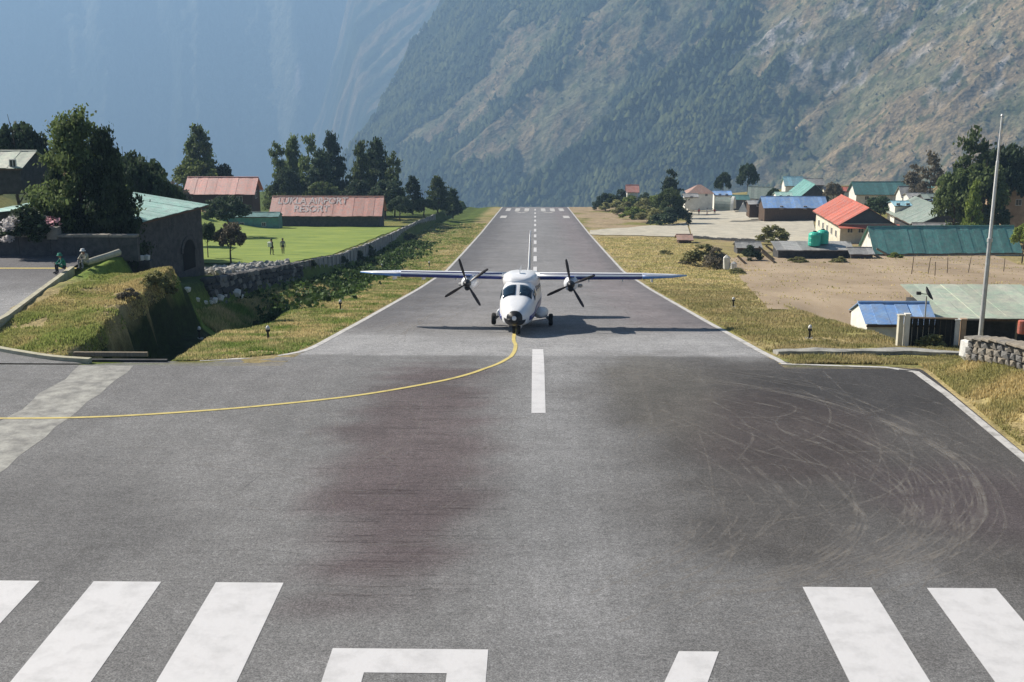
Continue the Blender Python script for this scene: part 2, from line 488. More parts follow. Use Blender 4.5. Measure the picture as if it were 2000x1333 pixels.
# ------------------------------------------------------------------ painted markings, kerbs, drain
M['white_paint'] = mat('white_paint', (.63, .615, .605), .6, col2=(.47, .46, .45), scale=1.6, thr=(.22, .54), detail=9, bump=.1)
M['line_paint'] = mat('edge_line_paint', (.55, .53, .50), .7, col2=(.26, .25, .23), scale=2.5, thr=(.3, .55))
M['yellow_paint'] = mat('yellow_paint', (.62, .50, .17), .6, col2=(.42, .34, .13), scale=2.5, thr=(.3, .5))
M['drain'] = mat('drain_concrete', (.42, .41, .365), .9, col2=(.20, .195, .18), scale=1.6, bump=.4)
M['kerb'] = mat('kerb_concrete', (.52, .49, .36), .85, col2=(.36, .33, .23), scale=2, bump=.3)
def ribbon(name, pts, width, m, lift=.008, step=.8, closed=False, h=0, wfun=None, surf=None, deep=.15):
    """a painted band (or a low kerb when h>0) that follows the ground profile"""
    pts = [Vector((p[0], p[1])) for p in pts]
    out = []
    for a, b in zip(pts[:-1], pts[1:]):
        n = max(1, int((b - a).length / step))
        out += [a.lerp(b, k / n) for k in range(n)]
    out.append(pts[-1])
    mb = MB(); vs = []; L = len(out)
    zf = surf or (lambda x, y: float(P(y)))
    for i, p in enumerate(out):
        d = (out[min(i + 1, L - 1)] - out[max(i - 1, 0)]).normalized(); n = Vector((-d.y, d.x))
        ww = width * (wfun(i / max(1, L - 1)) if wfun else 1)
        for sgn in (1, -1):
            q = p + n * (ww / 2 * sgn)
            vs.append((q.x, q.y, zf(q.x, q.y) + lift + h))
    fs = [(2 * i, 2 * i + 1, 2 * i + 3, 2 * i + 2) for i in range(L - 1)]
    if h:
        k = len(vs)
        vs += [(x, y, z - h - deep) for x, y, z in vs]
        fs += [(2 * i, 2 * i + 2, k + 2 * i + 2, k + 2 * i) for i in range(L - 1)] + [(2 * i + 1, k + 2 * i + 1, k + 2 * i + 3, 2 * i + 3) for i in range(L - 1)]
        fs += [(0, k, k + 1, 1), (2 * L - 2, 2 * L - 1, k + 2 * L - 1, k + 2 * L - 2)]
    mb.add(vs, fs)
    o = mb.build(name, m)
    return tag(o, kind='structure')
def smooth(pts, n=8):
    """Catmull-Rom through 2-D points"""
    P_ = [Vector(p) for p in pts]; P_ = [2 * P_[0] - P_[1]] + P_ + [2 * P_[-1] - P_[-2]]
    out = []
    for i in range(1, len(P_) - 2):
        a, b, c, d = P_[i - 1:i + 3]
        for k in range(n):
            t = k / n
            out.append(.5 * ((2 * b) + (c - a) * t + (2 * a - 5 * b + 4 * c - d) * t * t + (3 * b - a - 3 * c + d) * t ** 3))
    out.append(P_[-2]); return out
def G0(px, py):
    """point of the level apron or the runway slope at a pixel"""
    d = ray(px, py); ys_ = np.linspace(18, 372, 20000); t = ys_ / d.y
    k = np.argmax(CAMZ + d.z * t <= P(ys_)); return (d.x * ys_[k] / d.y, float(ys_[k]))

for xc in (-12.22, -9.39, -6.55, 6.95, 9.78, 12.6):
    ribbon('threshold_stripe', [(xc, -3), (xc, 26.2)], 1.57, M['white_paint'], step=5)
# runway number 24 in painted strokes, 9 m tall
def flat_poly(name, polys, m, z=.008):
    mb = MB()
    for p in polys: mb.add([(x, y, z) for x, y in p], [tuple(range(len(p)))])
    return tag(mb.build(name, m), kind='structure')
y1 = 23.05; y0 = 14.0
flat_poly('runway_number', [
    [(-4.12, y1 - 1.0), (-4.12, y1), (-.92, y1), (-.92, y1 - 1.0)],
    [(-4.12, y1 - 2.6), (-4.12, y1 - 1.0), (-3.34, y1 - 1.0), (-3.34, y1 - 2.6)],
    [(-1.7, y1 - 4.2), (-1.7, y1 - 1.0), (-.92, y1 - 1.0), (-.92, y1 - 4.2)],
    [(-4.12, y0 + 1.0), (-1.7, y1 - 4.2), (-.92, y1 - 4.2), (-3.2, y0 + 1.0)],
    [(-4.12, y0), (-4.12, y0 + 1.0), (-.92, y0 + 1.0), (-.92, y0)]], M['white_paint'])
flat_poly('runway_number', [
    [(2.98, y1), (3.8, y1), (2.0, y0 + 3.4), (1.1, y0 + 3.4)],
    [(1.1, y0 + 2.4), (1.1, y0 + 3.4), (3.1, y0 + 3.4), (3.1, y0 + 2.4)],
    [(3.9, y0 + 2.4), (3.9, y0 + 3.4), (4.6, y0 + 3.4), (4.6, y0 + 2.4)],
    [(3.1, y0), (3.1, y0 + 5), (3.9, y0 + 5), (3.9, y0)]], M['white_paint'])
ribbon('centre_line', [(.15, 39.9), (.15, 52.6)], .48, M['white_paint'], step=.3)
for k, yc in enumerate([76, 97, 117, 136, 155, 174, 193, 213, 233, 254, 275, 297, 320, 345]):
    ribbon('centre_line', [(.05, yc - 5), (.05, yc + 5)], .42, M['white_paint'], lift=.02 + .00008 * yc, step=1)
for sx in (-7.6, 7.55):
    ribbon('aiming_mark', [(sx, 289), (sx, 303)], 1.5, M['line_paint'], lift=.04, step=2)
for sx in (-7.5, -4.9, -2.3, 2.3, 4.9, 7.4):
    ribbon('threshold_stripe', [(sx, 335), (sx, 357)], 1.3, M['line_paint'], lift=.05, step=2)
for sx in (-1, 1):
    ribbon('chevron_mark', [(sx * 5.2, 331), (sx * 3.6, 322), (sx * 2.0, 331)], .8, M['line_paint'], lift=.045, step=2)
# edge lines
ribbon('edge_line', smooth([(-13.4, 47.45), (-11.6, 48.25), (-10.55, 49.5), (-10.02, 51.2), (-9.86, 54), (-9.84, 60)], 6) + [(-9.84, 90), (-9.84, 371)], .3, M['line_paint'], lift=.012, step=1.0)
ribbon('edge_line', [(15.0, -20), (14.78, 30), (14.72, 42.6), (14.55, 45.6), (13.7, 46.55), (9.9, 47.3), (9.85, 50), (9.84, 90), (9.84, 371)], .3, M['line_paint'], lift=.012, step=1.0)
ribbon('taxi_line', smooth([(-40, 38.2), (-24, 38.9)] + [G0(*p) for p in ((0, 818), (200, 815), (400, 803), (560, 789), (700, 773), (820, 753), (900, 736), (955, 718), (990, 702), (1003, 690), (1007, 675))] + [(-1.0, 57.5), (-1.0, 66), (-.9, 75)], 8), .17, M['yellow_paint'], lift=.014, step=.5)
# concrete drain cover across the taxiway, kerbs of the mound, concrete path on the right
flat_poly('drain_cover', [[(-17.6 + .12 * math.sin(k * 1.7), 6 + k) for k in range(0, 41)] + [(-15.55 + .06 * math.sin(k * 2.3), 6 + k) for k in range(40, -1, -1)]], M['drain'], .005)
ribbon('kerb', smooth([(-17.5, 46.6), (-19.0, 46.95), (-20.6, 47.7), (-22.2, 48.6), (-23.6, 49.6), (-24.1, 51.0), (-24.2, 54.6)], 6) + [(-25.0, 60.5), (-25.9, 67.4)], .26, M['kerb'], lift=0, h=.14, step=.6, surf=lambda x, y: 0.0, deep=.7)
ribbon('apron_line', [(-46, 67.2), (-25.6, 67.6)], .3, M['yellow_paint'], lift=.012, surf=lambda x, y: 0.0)
ribbon('path', [(10.25, 50.9), (13, 51.0), (16.0, 51.2), (18.2, 50.6)], 1.0, M['drain'], lift=.06, h=.1, step=.4, surf=lambda x, y: Tz(x, y))
M['pale_concrete'] = mat('pale_concrete', (.56, .51, .40), .9, col2=(.38, .35, .28), scale=.5, bump=.2)
def drape(name, pts, m, lift=.08, n=14):
    """sheet over the ground between a near edge and a far edge (4 corners: near-left, near-right, far-right, far-left)"""
    a, b, c, d = [Vector((p[0], p[1])) for p in pts]
    U = np.linspace(0, 1, n)
    X = np.array([[(a.lerp(b, u)).lerp(d.lerp(c, u), v).x for u in U] for v in U]); Y = np.array([[(a.lerp(b, u)).lerp(d.lerp(c, u), v).y for u in U] for v in U])
    o = link(name, gridmesh(name, X, Y, T(X, Y) + lift), m); return tag(o, kind='structure')
pt = lambda x, y: onT(x, y)[:2]
drape('side_road', [onT(1152, 459)[:2], onT(1350, 464)[:2], onT(1341, 436)[:2], onT(1152, 451)[:2]], M['pale_concrete'], .10, 20)

# tyre arcs scuffed into the asphalt
def scuff_mat():
    m = bpy.data.materials.new('tyre_scuff'); N, Lk = nodes(m)
    b = N['Principled BSDF']; b.inputs['Base Color'].default_value = (.30, .275, .245, 1); b.inputs['Roughness'].default_value = .9
    tc = N.new('ShaderNodeTexCoord'); n = N.new('ShaderNodeTexNoise'); n.inputs['Scale'].default_value = 1.3; n.inputs['Detail'].default_value = 8; n.inputs['Roughness'].default_value = .75
    Lk.new(tc.outputs['Object'], n.inputs[0])
    mr = N.new('ShaderNodeMapRange'); mr.inputs['From Min'].default_value = .38; mr.inputs['From Max'].default_value = .72; mr.inputs['To Max'].default_value = .42
    Lk.new(n.outputs[0], mr.inputs[0])
    tr = N.new('ShaderNodeBsdfTransparent'); ms = N.new('ShaderNodeMixShader')
    Lk.new(mr.outputs[0], ms.inputs[0]); Lk.new(tr.outputs[0], ms.inputs[1]); Lk.new(b.outputs[0], ms.inputs[2]); Lk.new(ms.outputs[0], N['Material Output'].inputs[0])
    return m
M['scuff'] = scuff_mat()
arcs = [([(1180, 735), (1400, 745), (1600, 782), (1760, 838), (1880, 905), (1924, 975), (1915, 1025), (1850, 1075), (1740, 1112)], .1),
        ([(1290, 800), (1480, 880), (1650, 920), (1745, 968), (1785, 1020), (1765, 1070), (1690, 1125)], .1),
        ([(1660, 985), (1684, 1010), (1660, 1055), (1590, 1100), (1490, 1140)], .08),
        ([(1560, 735), (1700, 808), (1850, 868), (1950, 920), (2010, 985)], .08),
        ([(1700, 800), (1772, 865), (1775, 920), (1730, 965), (1600, 1005), (1470, 1023)], .08),
        ([(1500, 742), (1640, 768), (1760, 820), (1830, 850)], .1),
        ([(1380, 900), (1500, 960), (1600, 1010), (1700, 1080)], .06),
        ([(1330, 960), (1480, 985), (1660, 985), (1800, 950), (1890, 930)], .06),
        ([(2010, 1050), (1940, 1095), (1880, 1130)], .07), ([(1880, 1055), (1950, 1085), (1965, 1120)], .06),
        ([(1250, 720), (1330, 760), (1420, 800), (1470, 850), (1440, 900)], .07),
        ([(1450, 735), (1560, 760), (1620, 800), (1600, 850), (1500, 880)], .06),
        ([(1600, 720), (1680, 800), (1720, 880), (1700, 940)], .05),
        ([(822, 780), (820, 830), (790, 870), (720, 900)], .06),
        ([(1230, 700), (1255, 760), (1275, 830)], .1), ([(700, 800), (890, 770)], .08)]
def arc_pts(cx, cy, rx, ry, t0, sp, n=10): return [(cx + rx * math.cos(t0 + sp * k / n), cy + ry * math.sin(t0 + sp * k / n)) for k in range(n + 1)]
for a in range(26):      # turning circles on the pad
    r0 = rng.uniform(1.2, 5.5); cx, cy = rng.gauss(8.2, 2.0), rng.gauss(38.5, 3.4); sp = rng.uniform(.8, 3.0)
    pts_ = [p for p in arc_pts(cx, cy, r0, r0 * rng.uniform(.7, 1.1), rng.uniform(-2.2, 2.8), sp) if 2.0 < p[0] < 14.4 and 26.5 < p[1] < 46.3]
    if len(pts_) > 3: arcs.append((pts_, -rng.uniform(.025, .075)))
_o = [Vector(G0(*p)) for p in ((1180, 735), (1400, 745), (1600, 782), (1760, 838), (1880, 905), (1924, 975), (1915, 1025), (1850, 1075), (1740, 1112), (1560, 1150), (1390, 1165))]
_i = [Vector(G0(*p)) for p in ((1300, 800), (1420, 830), (1530, 880), (1610, 930), (1660, 975), (1684, 1010), (1660, 1055), (1590, 1100), (1490, 1140), (1400, 1155), (1320, 1160))]
for a in range(70):      # concentric marks of aeroplanes turning on the pad
    f = rng.uniform(-.3, 1.9); sh = Vector((rng.gauss(-.4, 1.0), rng.gauss(0, 1.0)))
    if a % 4 == 0: f = rng.choice([0, .33, .62, 1.0]) + rng.uniform(-.03, .03); sh *= .15
    c_ = [(o_.lerp(i_, f) + sh) for o_, i_ in zip(_o, _i)]
    k0 = rng.randrange(0, 6); k1 = rng.randrange(k0 + 4, 12)
    c_ = [(min(14.3, p.x), min(46.4, p.y)) for p in c_[k0:k1]]
    arcs.append((c_, -rng.uniform(.03, .085)))
for a in range(14):      # faint wide turns left of the centre line
    r0 = rng.uniform(3, 9); pts_ = [p for p in arc_pts(rng.uniform(-13, -7), rng.uniform(28, 40), r0, r0 * .8, rng.uniform(-1.2, 1.0), rng.uniform(.8, 1.8)) if -16 < p[0] < 1 and 26.5 < p[1] < 46]
    if len(pts_) > 3: arcs.append((pts_, -rng.uniform(.03, .06)))
for a in range(46):      # swerves on the sloping part
    x0 = rng.uniform(-9.4, -4.5); y0_ = rng.uniform(57, 110); l_ = rng.uniform(6, 22)
    arcs.append(([(max(-9.6, min(9.5, x0 + rng.uniform(1.5, 4.5) * (k / 6) ** 1.8)), y0_ + l_ * k / 6) for k in range(7)], -rng.uniform(.05, .12)))
for a in range(16):
    x0 = rng.uniform(5, 9.4); y0_ = rng.uniform(66, 130); l_ = rng.uniform(8, 26)
    arcs.append(([(max(2, x0 - rng.uniform(.5, 3) * (k / 6) ** 1.6), y0_ + l_ * k / 6) for k in range(7)], -rng.uniform(.05, .1)))
arcs += [([(720, 640), (790, 612), (860, 590)], .1), ([(735, 650), (800, 622), (880, 600)], .1), ([(770, 640), (815, 610), (890, 575)], .09), ([(760, 660), (840, 632), (930, 600)], .1), ([(790, 668), (800, 640), (860, 605)], .08)]
scv, scf = [], []
for k, (pp, wd) in enumerate(arcs):
    q = [G0(*p) for p in pp] if wd > 0 else pp
    sm = smooth([tuple(x) for x in q], 10)
    o = len(scv)
    for i, p in enumerate(sm):
        d = (sm[min(i + 1, len(sm) - 1)] - sm[max(i - 1, 0)]).normalized(); n = Vector((-d.y, d.x)) * abs(wd) / 2 * (1 + .4 * math.sin(i * .7 + k))
        for s_ in (1, -1): scv.append((p.x + n.x * s_, p.y + n.y * s_, float(P(p.y)) + .003 + .00002 * k))
    scf += [(o + 2 * i, o + 2 * i + 1, o + 2 * i + 3, o + 2 * i + 2) for i in range(len(sm) - 1)]
tag(MB().add(scv, scf).build('tyre_marks', M['scuff']), kind='structure')

# dark rubber streaks across the stained lane, and cracks
def streaks(name, m, items, lift):
    mb = MB()
    for pts_, wd in items:
        vs = []
        for i, p in enumerate(pts_):
            d = (Vector(pts_[min(i + 1, len(pts_) - 1)]) - Vector(pts_[max(i - 1, 0)])).normalized(); n = Vector((-d.y, d.x)) * wd / 2 * (1 - .8 * abs(2 * i / (len(pts_) - 1) - 1))
            for s_ in (1, -1): vs.append((p[0] + n.x * s_, p[1] + n.y * s_, float(P(p[1])) + lift))
        mb.add(vs, [(2 * i, 2 * i + 1, 2 * i + 3, 2 * i + 2) for i in range(len(pts_) - 1)]); lift += .00001
    tag(mb.build(name, m), kind='structure')
def thin_mat(name, col, hi, sc):
    m = M['scuff'].copy(); m.name = name; N = m.node_tree.nodes
    N['Principled BSDF'].inputs['Base Color'].default_value = (*col, 1)
    for n in N:
        if n.type == 'MAP_RANGE': n.inputs['To Max'].default_value = hi
        if n.type == 'TEX_NOISE': n.inputs['Scale'].default_value = sc
    return m
M['rubber_streak'] = thin_mat('rubber_streak', (.055, .042, .044), .45, 2.5)
M['pale_streak'] = thin_mat('pale_streak', (.24, .215, .205), .55, 2.0)
M['crack'] = thin_mat('crack', (.03, .03, .03), .8, .8)
def wavy(x0, x1, y, am): return [(x0 + (x1 - x0) * k / 7, y + am * math.sin(k * 1.3 + y * 5) + rng.uniform(-.02, .02)) for k in range(8)]
it = []; it2 = []
for k in range(150):
    y = 25.5 + 20 * rng.random() ** 1.2; xc = rng.gauss(-3.5, 1.0); l_ = rng.uniform(.4, 1.9)
    (it if k % 3 else it2).append((wavy(xc - l_, xc + l_, y, rng.uniform(0, .06)), rng.uniform(.03, .12)))
streaks('rubber_marks', M['rubber_streak'], it, .0035); streaks('rubber_marks', M['pale_streak'], it2, .0055)
it = []
for k in range(7):
    x, y = rng.uniform(-14, 13), rng.uniform(24, 45); a_ = rng.uniform(0, 6.28); pts_ = [(x, y)]
    for q_ in range(rng.randrange(6, 14)):
        a_ += rng.gauss(0, .45); x += .45 * math.cos(a_); y += .45 * math.sin(a_)
        if not (-15 < x < 14.4 and 23.5 < y < 46): break
        pts_.append((x, y))
    if len(pts_) > 3: it.append((pts_, .022))
streaks('asphalt_cracks', M['crack'], it, .0062)

# ------------------------------------------------------------------ fields
M['soil'] = mat('tilled_soil', (.42, .325, .22), .95, col2=(.27, .20, .13), scale=.16, bump=.9, stretch=(1, .35, 1), detail=8)
M['lawn'] = mat('mown_lawn', (.26, .315, .055), .95, col2=(.135, .20, .032), scale=.3, bump=.6, stretch=(.5, 1.4, 1), detail=7)
fx = [onT(1420, 545), onT(1345, 520)]
FL0, FL1 = onT(1500, 606), onT(1422, 503)
drape('field', [FL0[:2], (46, 74), (62, 168), FL1[:2]], M['soil'], .06, 30)
LY = np.linspace(108, 206, 50); LX = np.linspace(-22.4, -70, 40)
YY = np.repeat(LY[:, None], 40, 1); XX = np.array([np.linspace(np.interp(y, [108, 206], [-33, -60]), -22.4, 40) for y in LY])
tag(link('meadow', gridmesh('meadow', XX, YY, T(XX, YY) + .07), M['lawn'], smooth=True), kind='structure')

# ------------------------------------------------------------------ mountains
def mountmat(name, sc=1.0):
    m = covermat(name, scales=((.012 / sc, .25), (.06 / sc, .45), (.25 / sc, .4)), bump=1.0, bdist=6 * sc, bscale=.12 / sc)
    return m
M['mount_near'] = mountmat('forested_slope')
M['mount_far'] = mountmat('far_slope', 3.0)
MO = np.array([560., 1400.]); MT = np.array([-.467, .884]); MN = np.array([.884, .467])
MZ0, MSL = -150.0, .85
def msq(px, py):
    """slope coordinates (along, up) of the hillside at a pixel"""
    d = ray(px, py); a = np.array([d.x, d.y])
    # MZ0+MSL*q = CAMZ+d.z t ; q=(a t-MO).MN
    t = (CAMZ - MZ0 + MSL * MO.dot(MN)) / (MSL * a.dot(MN) - d.z)
    p = a * t - MO
    return p.dot(MT), p.dot(MN)
s_ax = axis([(-900, 300, 3.2), (300, 1200, 4.5), (1200, 3600, 8)])
q_ax = axis([(-620, -420, 20), (-420, 520, 3.2), (520, 700, 14)])
SS, QQ = np.meshgrid(s_ax, q_ax)
# spurs that run down the slope and lean to the left
sl_ = SS + QQ * .35 + 60 * (fbm(SS * .004, QQ * .004, 41, 3) - .5)
rid = fbm(sl_ / 330.0, QQ / 2200.0, 51, 2)
ridge = 1 - np.abs(2 * rid - 1)
ridge2 = 1 - np.abs(2 * fbm(sl_ / 110.0, QQ / 420.0, 61, 3) - 1)
for_n = fbm(SS / 13.0, QQ / 11.0, 71, 3)
big = fbm(SS / 160.0, QQ / 130.0, 81, 4)
# cover masks from where the photograph shows open grass, scree and rock
def em(px, py, rx, ry, rot=0):
    """an elongated patch of cover on the slope, given by its middle and its size in metres"""
    s0, q0 = msq(px, py); c_, s_ = math.cos(rot), math.sin(rot)
    a = (SS - s0); b_ = (QQ - q0)
    u = (a * c_ + b_ * s_) / rx; v = (-a * s_ + b_ * c_) / ry
    return np.sqrt(u * u + v * v)
wob = (fbm(SS / 70., QQ / 55., 91, 4) - .5) * 1.5 + (fbm(SS / 15., QQ / 15., 92, 3) - .5) * .6
grass = np.zeros(SS.shape); rock = np.zeros(SS.shape)
def put(arr, px, py, rx, ry, rot=-.5, am=1.0, soft=.3):
    return np.maximum(arr, am * (1 - sstep(1 - soft, 1 + soft, em(px, py, rx, ry, rot) + wob)))
for a in ((1510, 40, 60, 90), (1640, 30, 100, 60), (1540, 110, 40, 50), (1600, 100, 40, 60), (1720, 30, 80, 50), (1495, 170, 18, 40)):
    grass = put(grass, *a)
for a in ((1900, 60, 160, 120), (1960, 250, 170, 120), (1800, 240, 130, 90), (1720, 300, 80, 60), (1660, 330, 60, 45), (1850, 150, 110, 80), (1700, 200, 70, 40), (2050, 150, 200, 200)):
    grass = put(grass, *a, -.6, .92, .45)
for a in ((1880, 170, 300, 200), (1640, 90, 150, 90), (1180, 180, 60, 200), (1010, 180, 60, 160), (1330, 60, 60, 90)):
    grass = put(grass, *a, -.6, .62, .55)
for a in ((1100, 240, 40, 130), (1090, 330, 40, 70), (950, 200, 60, 120), (930, 250, 40, 90), (1150, 110, 40, 110), (1060, 120, 30, 70), (960, 330, 60, 60), (1010, 300, 50, 60), (840, 300, 60, 50), (1570, 235, 30, 25), (1480, 270, 25, 25), (1350, 90, 20, 60), (1270, 180, 16, 60), (1000, 90, 40, 60)):
    grass = put(grass, *a, -.5, .8, .45)
for a in ((1500, 145, 60, 26), (1600, 130, 90, 35), (1700, 70, 70, 60), (1700, 120, 60, 30), (1830, 40, 90, 40), (1850, 110, 60, 30), (1930, 160, 60, 40)):
    rock = put(rock, *a, -.5, .8, .5)
rock *= sstep(.45, .6, fbm(SS / 22., QQ / 40., 95, 3))
open_ = np.clip(np.maximum(grass, rock), 0, 1)
MZ = MZ0 + MSL * QQ + (ridge - .5) * 130 + (ridge2 - .5) * 46 + (big - .5) * 30
MZ += (for_n - .4) * (21 * (1 - open_) + 5 * open_) + (fbm(SS / 30, QQ / 24, 96, 3) - .5) * 9 * open_ + rock * (fbm(SS / 18, QQ / 30, 97, 3) - .5) * 22
(_s1, _q1), (_s2, _q2) = msq(900, 0), msq(735, 300)
s_end = _s2 + (QQ - _q2) * (_s1 - _s2) / (_q1 - _q2) + (fbm(QQ / 140., SS / 140., 99, 4) - .5) * 340
MZ -= np.maximum(0, SS - s_end) * .9
FOR = np.array([.020, .034, .018]); FOR2 = np.array([.062, .080, .028]); MG = np.array([.25, .185, .105]); MG2 = np.array([.17, .155, .085]); RK = np.array([.30, .28, .26])
CM = lerp(np.broadcast_to(FOR, SS.shape + (3,)).copy(), FOR2, sstep(.35, .75, for_n) * sstep(.3, .6, big))
gcol = lerp(np.broadcast_to(MG, CM.shape).copy(), MG2, sstep(.4, .62, fbm(SS / 60., QQ / 60., 101, 4)))
gcol = lerp(gcol, FOR2 * .9, sstep(.56, .66, fbm(SS / 9., QQ / 9., 103, 3)) * .8)
CM = lerp(CM, gcol, grass)
CM = lerp(CM, lerp(np.broadcast_to(RK, CM.shape).copy(), FOR * 1.3, sstep(.45, .6, for_n)), rock)
WX = MO[0] + MT[0] * SS + MN[0] * QQ; WY = MO[1] + MT[1] * SS + MN[1] * QQ
mo_ = link('mountain', gridmesh('mountain', WX, WY, MZ, CM.reshape(-1, 3)), M['mount_near'], smooth=False)
tag(mo_, kind='structure')

# ---- the trees of the near slope: small rounded crowns standing on it, too many to count
def forest(name, S0, S1, Q0, Q1, n, hts, seed, col, mt, shrub=.05):
    r = np.random.default_rng(seed)
    s = r.uniform(S0, S1, n); q = r.uniform(Q0, Q1, n)
    i = np.clip(np.searchsorted(s_ax, s), 1, len(s_ax) - 2); j = np.clip(np.searchsorted(q_ax, q), 1, len(q_ax) - 2)
    op = open_[j, i]; keep = (r.random(n) < np.where(op > .35, shrub, .95 - .35 * (big[j, i] < .42))) & (s < s_end[j, i] + 60)
    s, q, i, j, op = s[keep], q[keep], i[keep], j[keep], op[keep]; n = len(s)
    # height by linear interpolation between the four grid points
    fs = (s - s_ax[i - 1]) / (s_ax[i] - s_ax[i - 1]); fq_ = (q - q_ax[j - 1]) / (q_ax[j] - q_ax[j - 1])
    z = (MZ[j - 1, i - 1] * (1 - fs) + MZ[j - 1, i] * fs) * (1 - fq_) + (MZ[j, i - 1] * (1 - fs) + MZ[j, i] * fs) * fq_
    x = MO[0] + MT[0] * s + MN[0] * q; y = MO[1] + MT[1] * s + MN[1] * q
    h = r.uniform(*hts, n) * np.where(op > .35, .35, 1); w_ = h * r.uniform(.28, .45, n)
    a0 = r.uniform(0, 6.28, n); ring = []
    for k in range(5):
        a = a0 + 6.2832 * k / 5; rr = w_ * r.uniform(.75, 1.2, n)
        ring.append(np.stack([x + np.cos(a) * rr, y + np.sin(a) * rr, z + h * r.uniform(.15, .45, n)], 1))
    top = np.stack([x + r.normal(size=n) * .1 * h, y, z + h], 1)
    V = np.stack(ring + [top], 1).reshape(-1, 3); b = np.arange(n)[:, None] * 6
    F_ = np.concatenate([np.concatenate([b + k, b + (k + 1) % 5, b + 5], 1) for k in range(5)])
    t = np.clip(fbm(s / 90., q / 70., seed + 2, 3) * 2.2 - .6 + r.normal(size=n) * .22, 0, 1)[:, None]
    c = (np.array(col[0]) * (1 - t) + np.array(col[1]) * t) * r.uniform(.6, 1.4, (n, 1))
    return tag(link(name, npmesh(name, V, F_, np.repeat(c, 6, 0)), mt), kind='stuff')
M['canopy'] = covermat('forest_canopy', scales=((.2, .3),), bump=.2, bdist=.5, bscale=1.0)
forest('forest', -500, 700, -330, 330, 52000, (7, 15), 801, ((.020, .036, .018), (.085, .095, .032)), M['canopy'])
forest('forest', 700, 2600, -380, 470, 60000, (9, 19), 802, ((.020, .036, .020), (.080, .092, .034)), M['canopy'])

# ---- a farther, bluer spur beyond the near slope
MO2 = MO + MT * 1900 + MN * 650
def msq2(px, py):
    d = ray(px, py); a = np.array([d.x, d.y]); t = (CAMZ - MZ0 + MSL * MO2.dot(MN)) / (MSL * a.dot(MN) - d.z); p = a * t - MO2
    return p.dot(MT), p.dot(MN)
S2, Q2 = np.meshgrid(np.arange(-1200, 3600, 9.), np.arange(-700, 640, 9.))
l2 = S2 + Q2 * .35 + 80 * (fbm(S2 / 250., Q2 / 250., 241, 3) - .5)
Z2 = MZ0 + MSL * Q2 + (.5 - np.abs(2 * fbm(l2 / 380., Q2 / 2400., 251, 2) - 1)) * 150 + (.5 - np.abs(2 * fbm(l2 / 120., Q2 / 500., 261, 3) - 1)) * 50 + (fbm(S2 / 26., Q2 / 22., 271, 4) - .4) * 30
(_s1, _q1), (_s2, _q2) = msq2(690, 0), msq2(712, 330)
se2 = _s2 + (Q2 - _q2) * (_s1 - _s2) / (_q1 - _q2) + (fbm(Q2 / 150., S2 / 150., 299, 4) - .5) * 340
Z2 -= np.maximum(0, S2 - se2) * .8
c2 = lerp(np.broadcast_to(FOR, S2.shape + (3,)).copy(), MG, sstep(.50, .64, fbm(l2 / 70., Q2 / 230., 281, 4)) * .8)
c2 = lerp(c2, FOR2, sstep(.5, .7, fbm(S2 / 20., Q2 / 20., 291, 3)) * .6)
tag(link('mountain', gridmesh('mountain', MO2[0] + MT[0] * S2 + MN[0] * Q2, MO2[1] + MT[1] * S2 + MN[1] * Q2, Z2, c2.reshape(-1, 3)), M['mount_near']), kind='structure')

fxs = np.linspace(-5200, 2600, 520); fq = np.linspace(-900, 1040, 190)
FX, FQ = np.meshgrid(fxs, fq)
lean = FX + FQ * .25 + 160 * (fbm(FX / 700, FQ / 700, 131, 3) - .5)
g1 = 1 - np.abs(2 * fbm(lean / 520., FQ / 3500., 111, 3) - 1); g2 = 1 - np.abs(2 * fbm(lean / 170., FQ / 1300., 113, 3) - 1)
FZ = -420 + 1.05 * FQ + (g1 - .5) * 480 + (g2 - .5) * 190 + (fbm(FX / 60., FQ / 50., 117, 4) - .5) * 90
FYY = 6300 + FQ - .12 * FX
# the long spur that comes down to the valley at the right, dark hollow behind it
sx = at(560, 130, 6500); 
spur = np.exp(-np.abs((FX - (sx.x - (FQ - 350) * .45)) / 170.)) 
hol = np.exp(-(((FX - (sx.x + 260 - (FQ - 350) * .25)) / 230.) ** 2))
FZ += spur * 210 - hol * 200
FZ = np.minimum(FZ, 520.)
fcol = lerp(np.broadcast_to(np.array([.03, .045, .03]), FX.shape + (3,)).copy(), np.array([.19, .19, .13]), sstep(.40, .66, fbm(lean / 120., FQ / 700., 121, 4)))
fcol = lerp(fcol, np.array([.34, .29, .26]), sstep(.55, .9, np.exp(-((FX - at(592, 150, 6500).x) / 45.) ** 2 - ((FZ - at(592, 150, 6500).z) / 130.) ** 2)))
FX = FX * 1.12; FYY = FYY * 1.12; FZ = (FZ - CAMZ) * 1.12 + CAMZ
tag(link('mountain', gridmesh('mountain', FX, FYY, FZ, fcol.reshape(-1, 3)), M['mount_far'], smooth=True), kind='structure')

# ------------------------------------------------------------------ haze in the valley
hz = MB().box0((-9500, -900, -1900), (9500, 13500, 900)).build('haze', None)
hm = bpy.data.materials.new('valley_haze'); N, Lk = nodes(hm)
N.remove(N['Principled BSDF'])
pv = N.new('ShaderNodeVolumePrincipled')
pv.inputs['Color'].default_value = (.40, .65, .98, 1)
pv.inputs['Absorption Color'].default_value = (0, 0, 0, 1)
pv.inputs['Density'].default_value = 2.45e-4
pv.inputs['Anisotropy'].default_value = 0.1
Lk.new(pv.outputs[0], N['Material Output'].inputs['Volume'])
hz.data.materials.append(hm)
tag(hz, kind='stuff')

